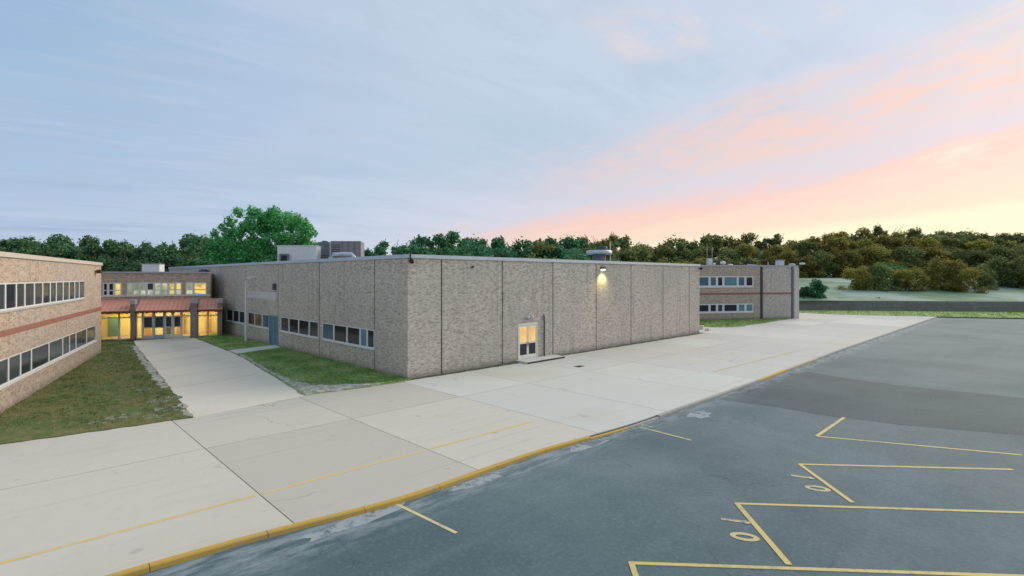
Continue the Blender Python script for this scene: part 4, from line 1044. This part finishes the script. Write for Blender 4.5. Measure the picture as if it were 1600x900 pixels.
# nearer bushy trees on the field edge, right of the rounded green tree
for k, px in enumerate((1338, 1366, 1392, 1420, 1447, 1476, 1502, 1530, 1561, 1590, 1622, 1655)):
    vi = rt.choice((8, 9)); mt = rt.choice(('leaf_olive', 'leaf_mid', 'leaf_glow_tint'))
    tone = {'leaf_olive': 'olive green', 'leaf_mid': 'fresh green', 'leaf_glow_tint': 'golden brown'}[mt]
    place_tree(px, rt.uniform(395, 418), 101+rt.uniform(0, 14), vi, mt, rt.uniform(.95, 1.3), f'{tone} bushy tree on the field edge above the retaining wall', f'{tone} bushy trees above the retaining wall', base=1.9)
# the two taller single trees of the skyline
place_tree(948, 364, 112, 5, 'leaf_glow_tint', .6, 'thin glow-tinted tree rising just behind the exhaust fan', None)
# big bright tree behind the hall
bt = far_pt(408, 94, -.2); e = empty('big_tree', bt, 0, label='big bright green spreading tree above the left part of the hall roof', cat='tree')
rr = random.Random(4); cl = []
k_ = 94/F
def blob(px, py, r, dy=0): cl.append(((px-408)*k_, dy, CH+(HY-py)*k_+.2, r*k_))
outline = [(412,336,9),(419,345,11),(406,346,10),(427,344,10),(418,358,12),(405,360,11),(384,334,10),(396,331,9),(428,333,10),(441,338,9),(455,341,10),(472,346,9),(484,356,9),(490,366,7),(370,348,10),(358,358,9),(348,368,9),(337,376,9),(330,386,9),
           (327,400,9),(412,340,11),(466,356,12),(478,372,11),(470,384,10),(486,380,6),(448,352,12),(432,352,12),(398,350,12),(382,356,12),(368,368,12),(352,384,12),(344,400,12),
           (360,404,14),(378,384,13),(394,374,9),(384,402,15),(402,396,14),(420,400,15),(424,374,10),(440,370,12),(456,374,12),(440,392,14),(458,396,13),(474,402,12),(412,384,12),(430,410,14),(400,412,14),(365,390,12)]
for px, py, r in outline:
    for dy in (rr.uniform(-3, 0), rr.uniform(0, 4)): blob(px+rr.uniform(-2, 2), py+rr.uniform(-2, 2), r*rr.uniform(.7, 1.0), dy)
link('crown', crown_mesh('crown', cl, 22000, .46, 9), M['leaf_bright'], e)
link('trunk', trunk_mesh('trunk', 15, .45, 9, 10, .7, .3), M['bark'], e)
# smaller green tree just right of it, behind the rooftop units
place_tree(503, 377, 104, 0, 'leaf_mid', 1.1, 'small green tree peeping over the slate-blue rooftop unit', None)
# far right conical shrub and low dark shrubs on the wall top
def shrub(name, px, ybase, ytop, Yd, wide, mt, label, seed, style='round', group=None):
    z0 = CH+(HY-ybase)/F*Yd; h = (ybase-ytop)/F*Yd; rr = random.Random(seed); cl = []
    e = empty(name, far_pt(px, Yd, z0), 0, label=label, cat='shrub', group=group)
    for k in range(26):
        z = rr.uniform(.08, .9); pr = (math.sin(math.pi*min(1, z*.8+.18))**.7)*wide if style == 'round' else (1.02-z*.85)*wide
        a = rr.uniform(0, 6.28); q = rr.uniform(.2, .85)*pr; cl.append((math.cos(a)*q*h, math.sin(a)*q*h, z*h, h*rr.uniform(.09, .16)))
    link('crown', crown_mesh('crown', cl, 3200, h*.10, seed), M[mt], e)
    link('trunk', trunk_mesh('trunk', h, h*.03, seed, 3), M['bark'], e)
shrub('ornamental_tree', 1276, 472, 437, 95, .36, 'leaf_mid', 'dense rounded dark green tree on top of the retaining wall at the right', 31)
shrub('shrub', 1259, 468, 447, 96, .42, 'leaf_dark', 'low dark shrub between the far wing and the rounded green tree', 32)
shrub('shrub', 1249, 470, 452, 97, .5, 'leaf_dark', 'low dark shrub hard against the right end of the far wing', 33)
for k, px in enumerate((1240, 1256, 1272, 1290, 1312, 1340, 1372, 1410, 1450, 1500)):
    shrub('hedge_plant', px, 470.5, 464+(k % 3), 94, .95, 'leaf_dark', 'low dark plant in the row along the top of the retaining wall', 60+k, group='plants along the retaining wall')
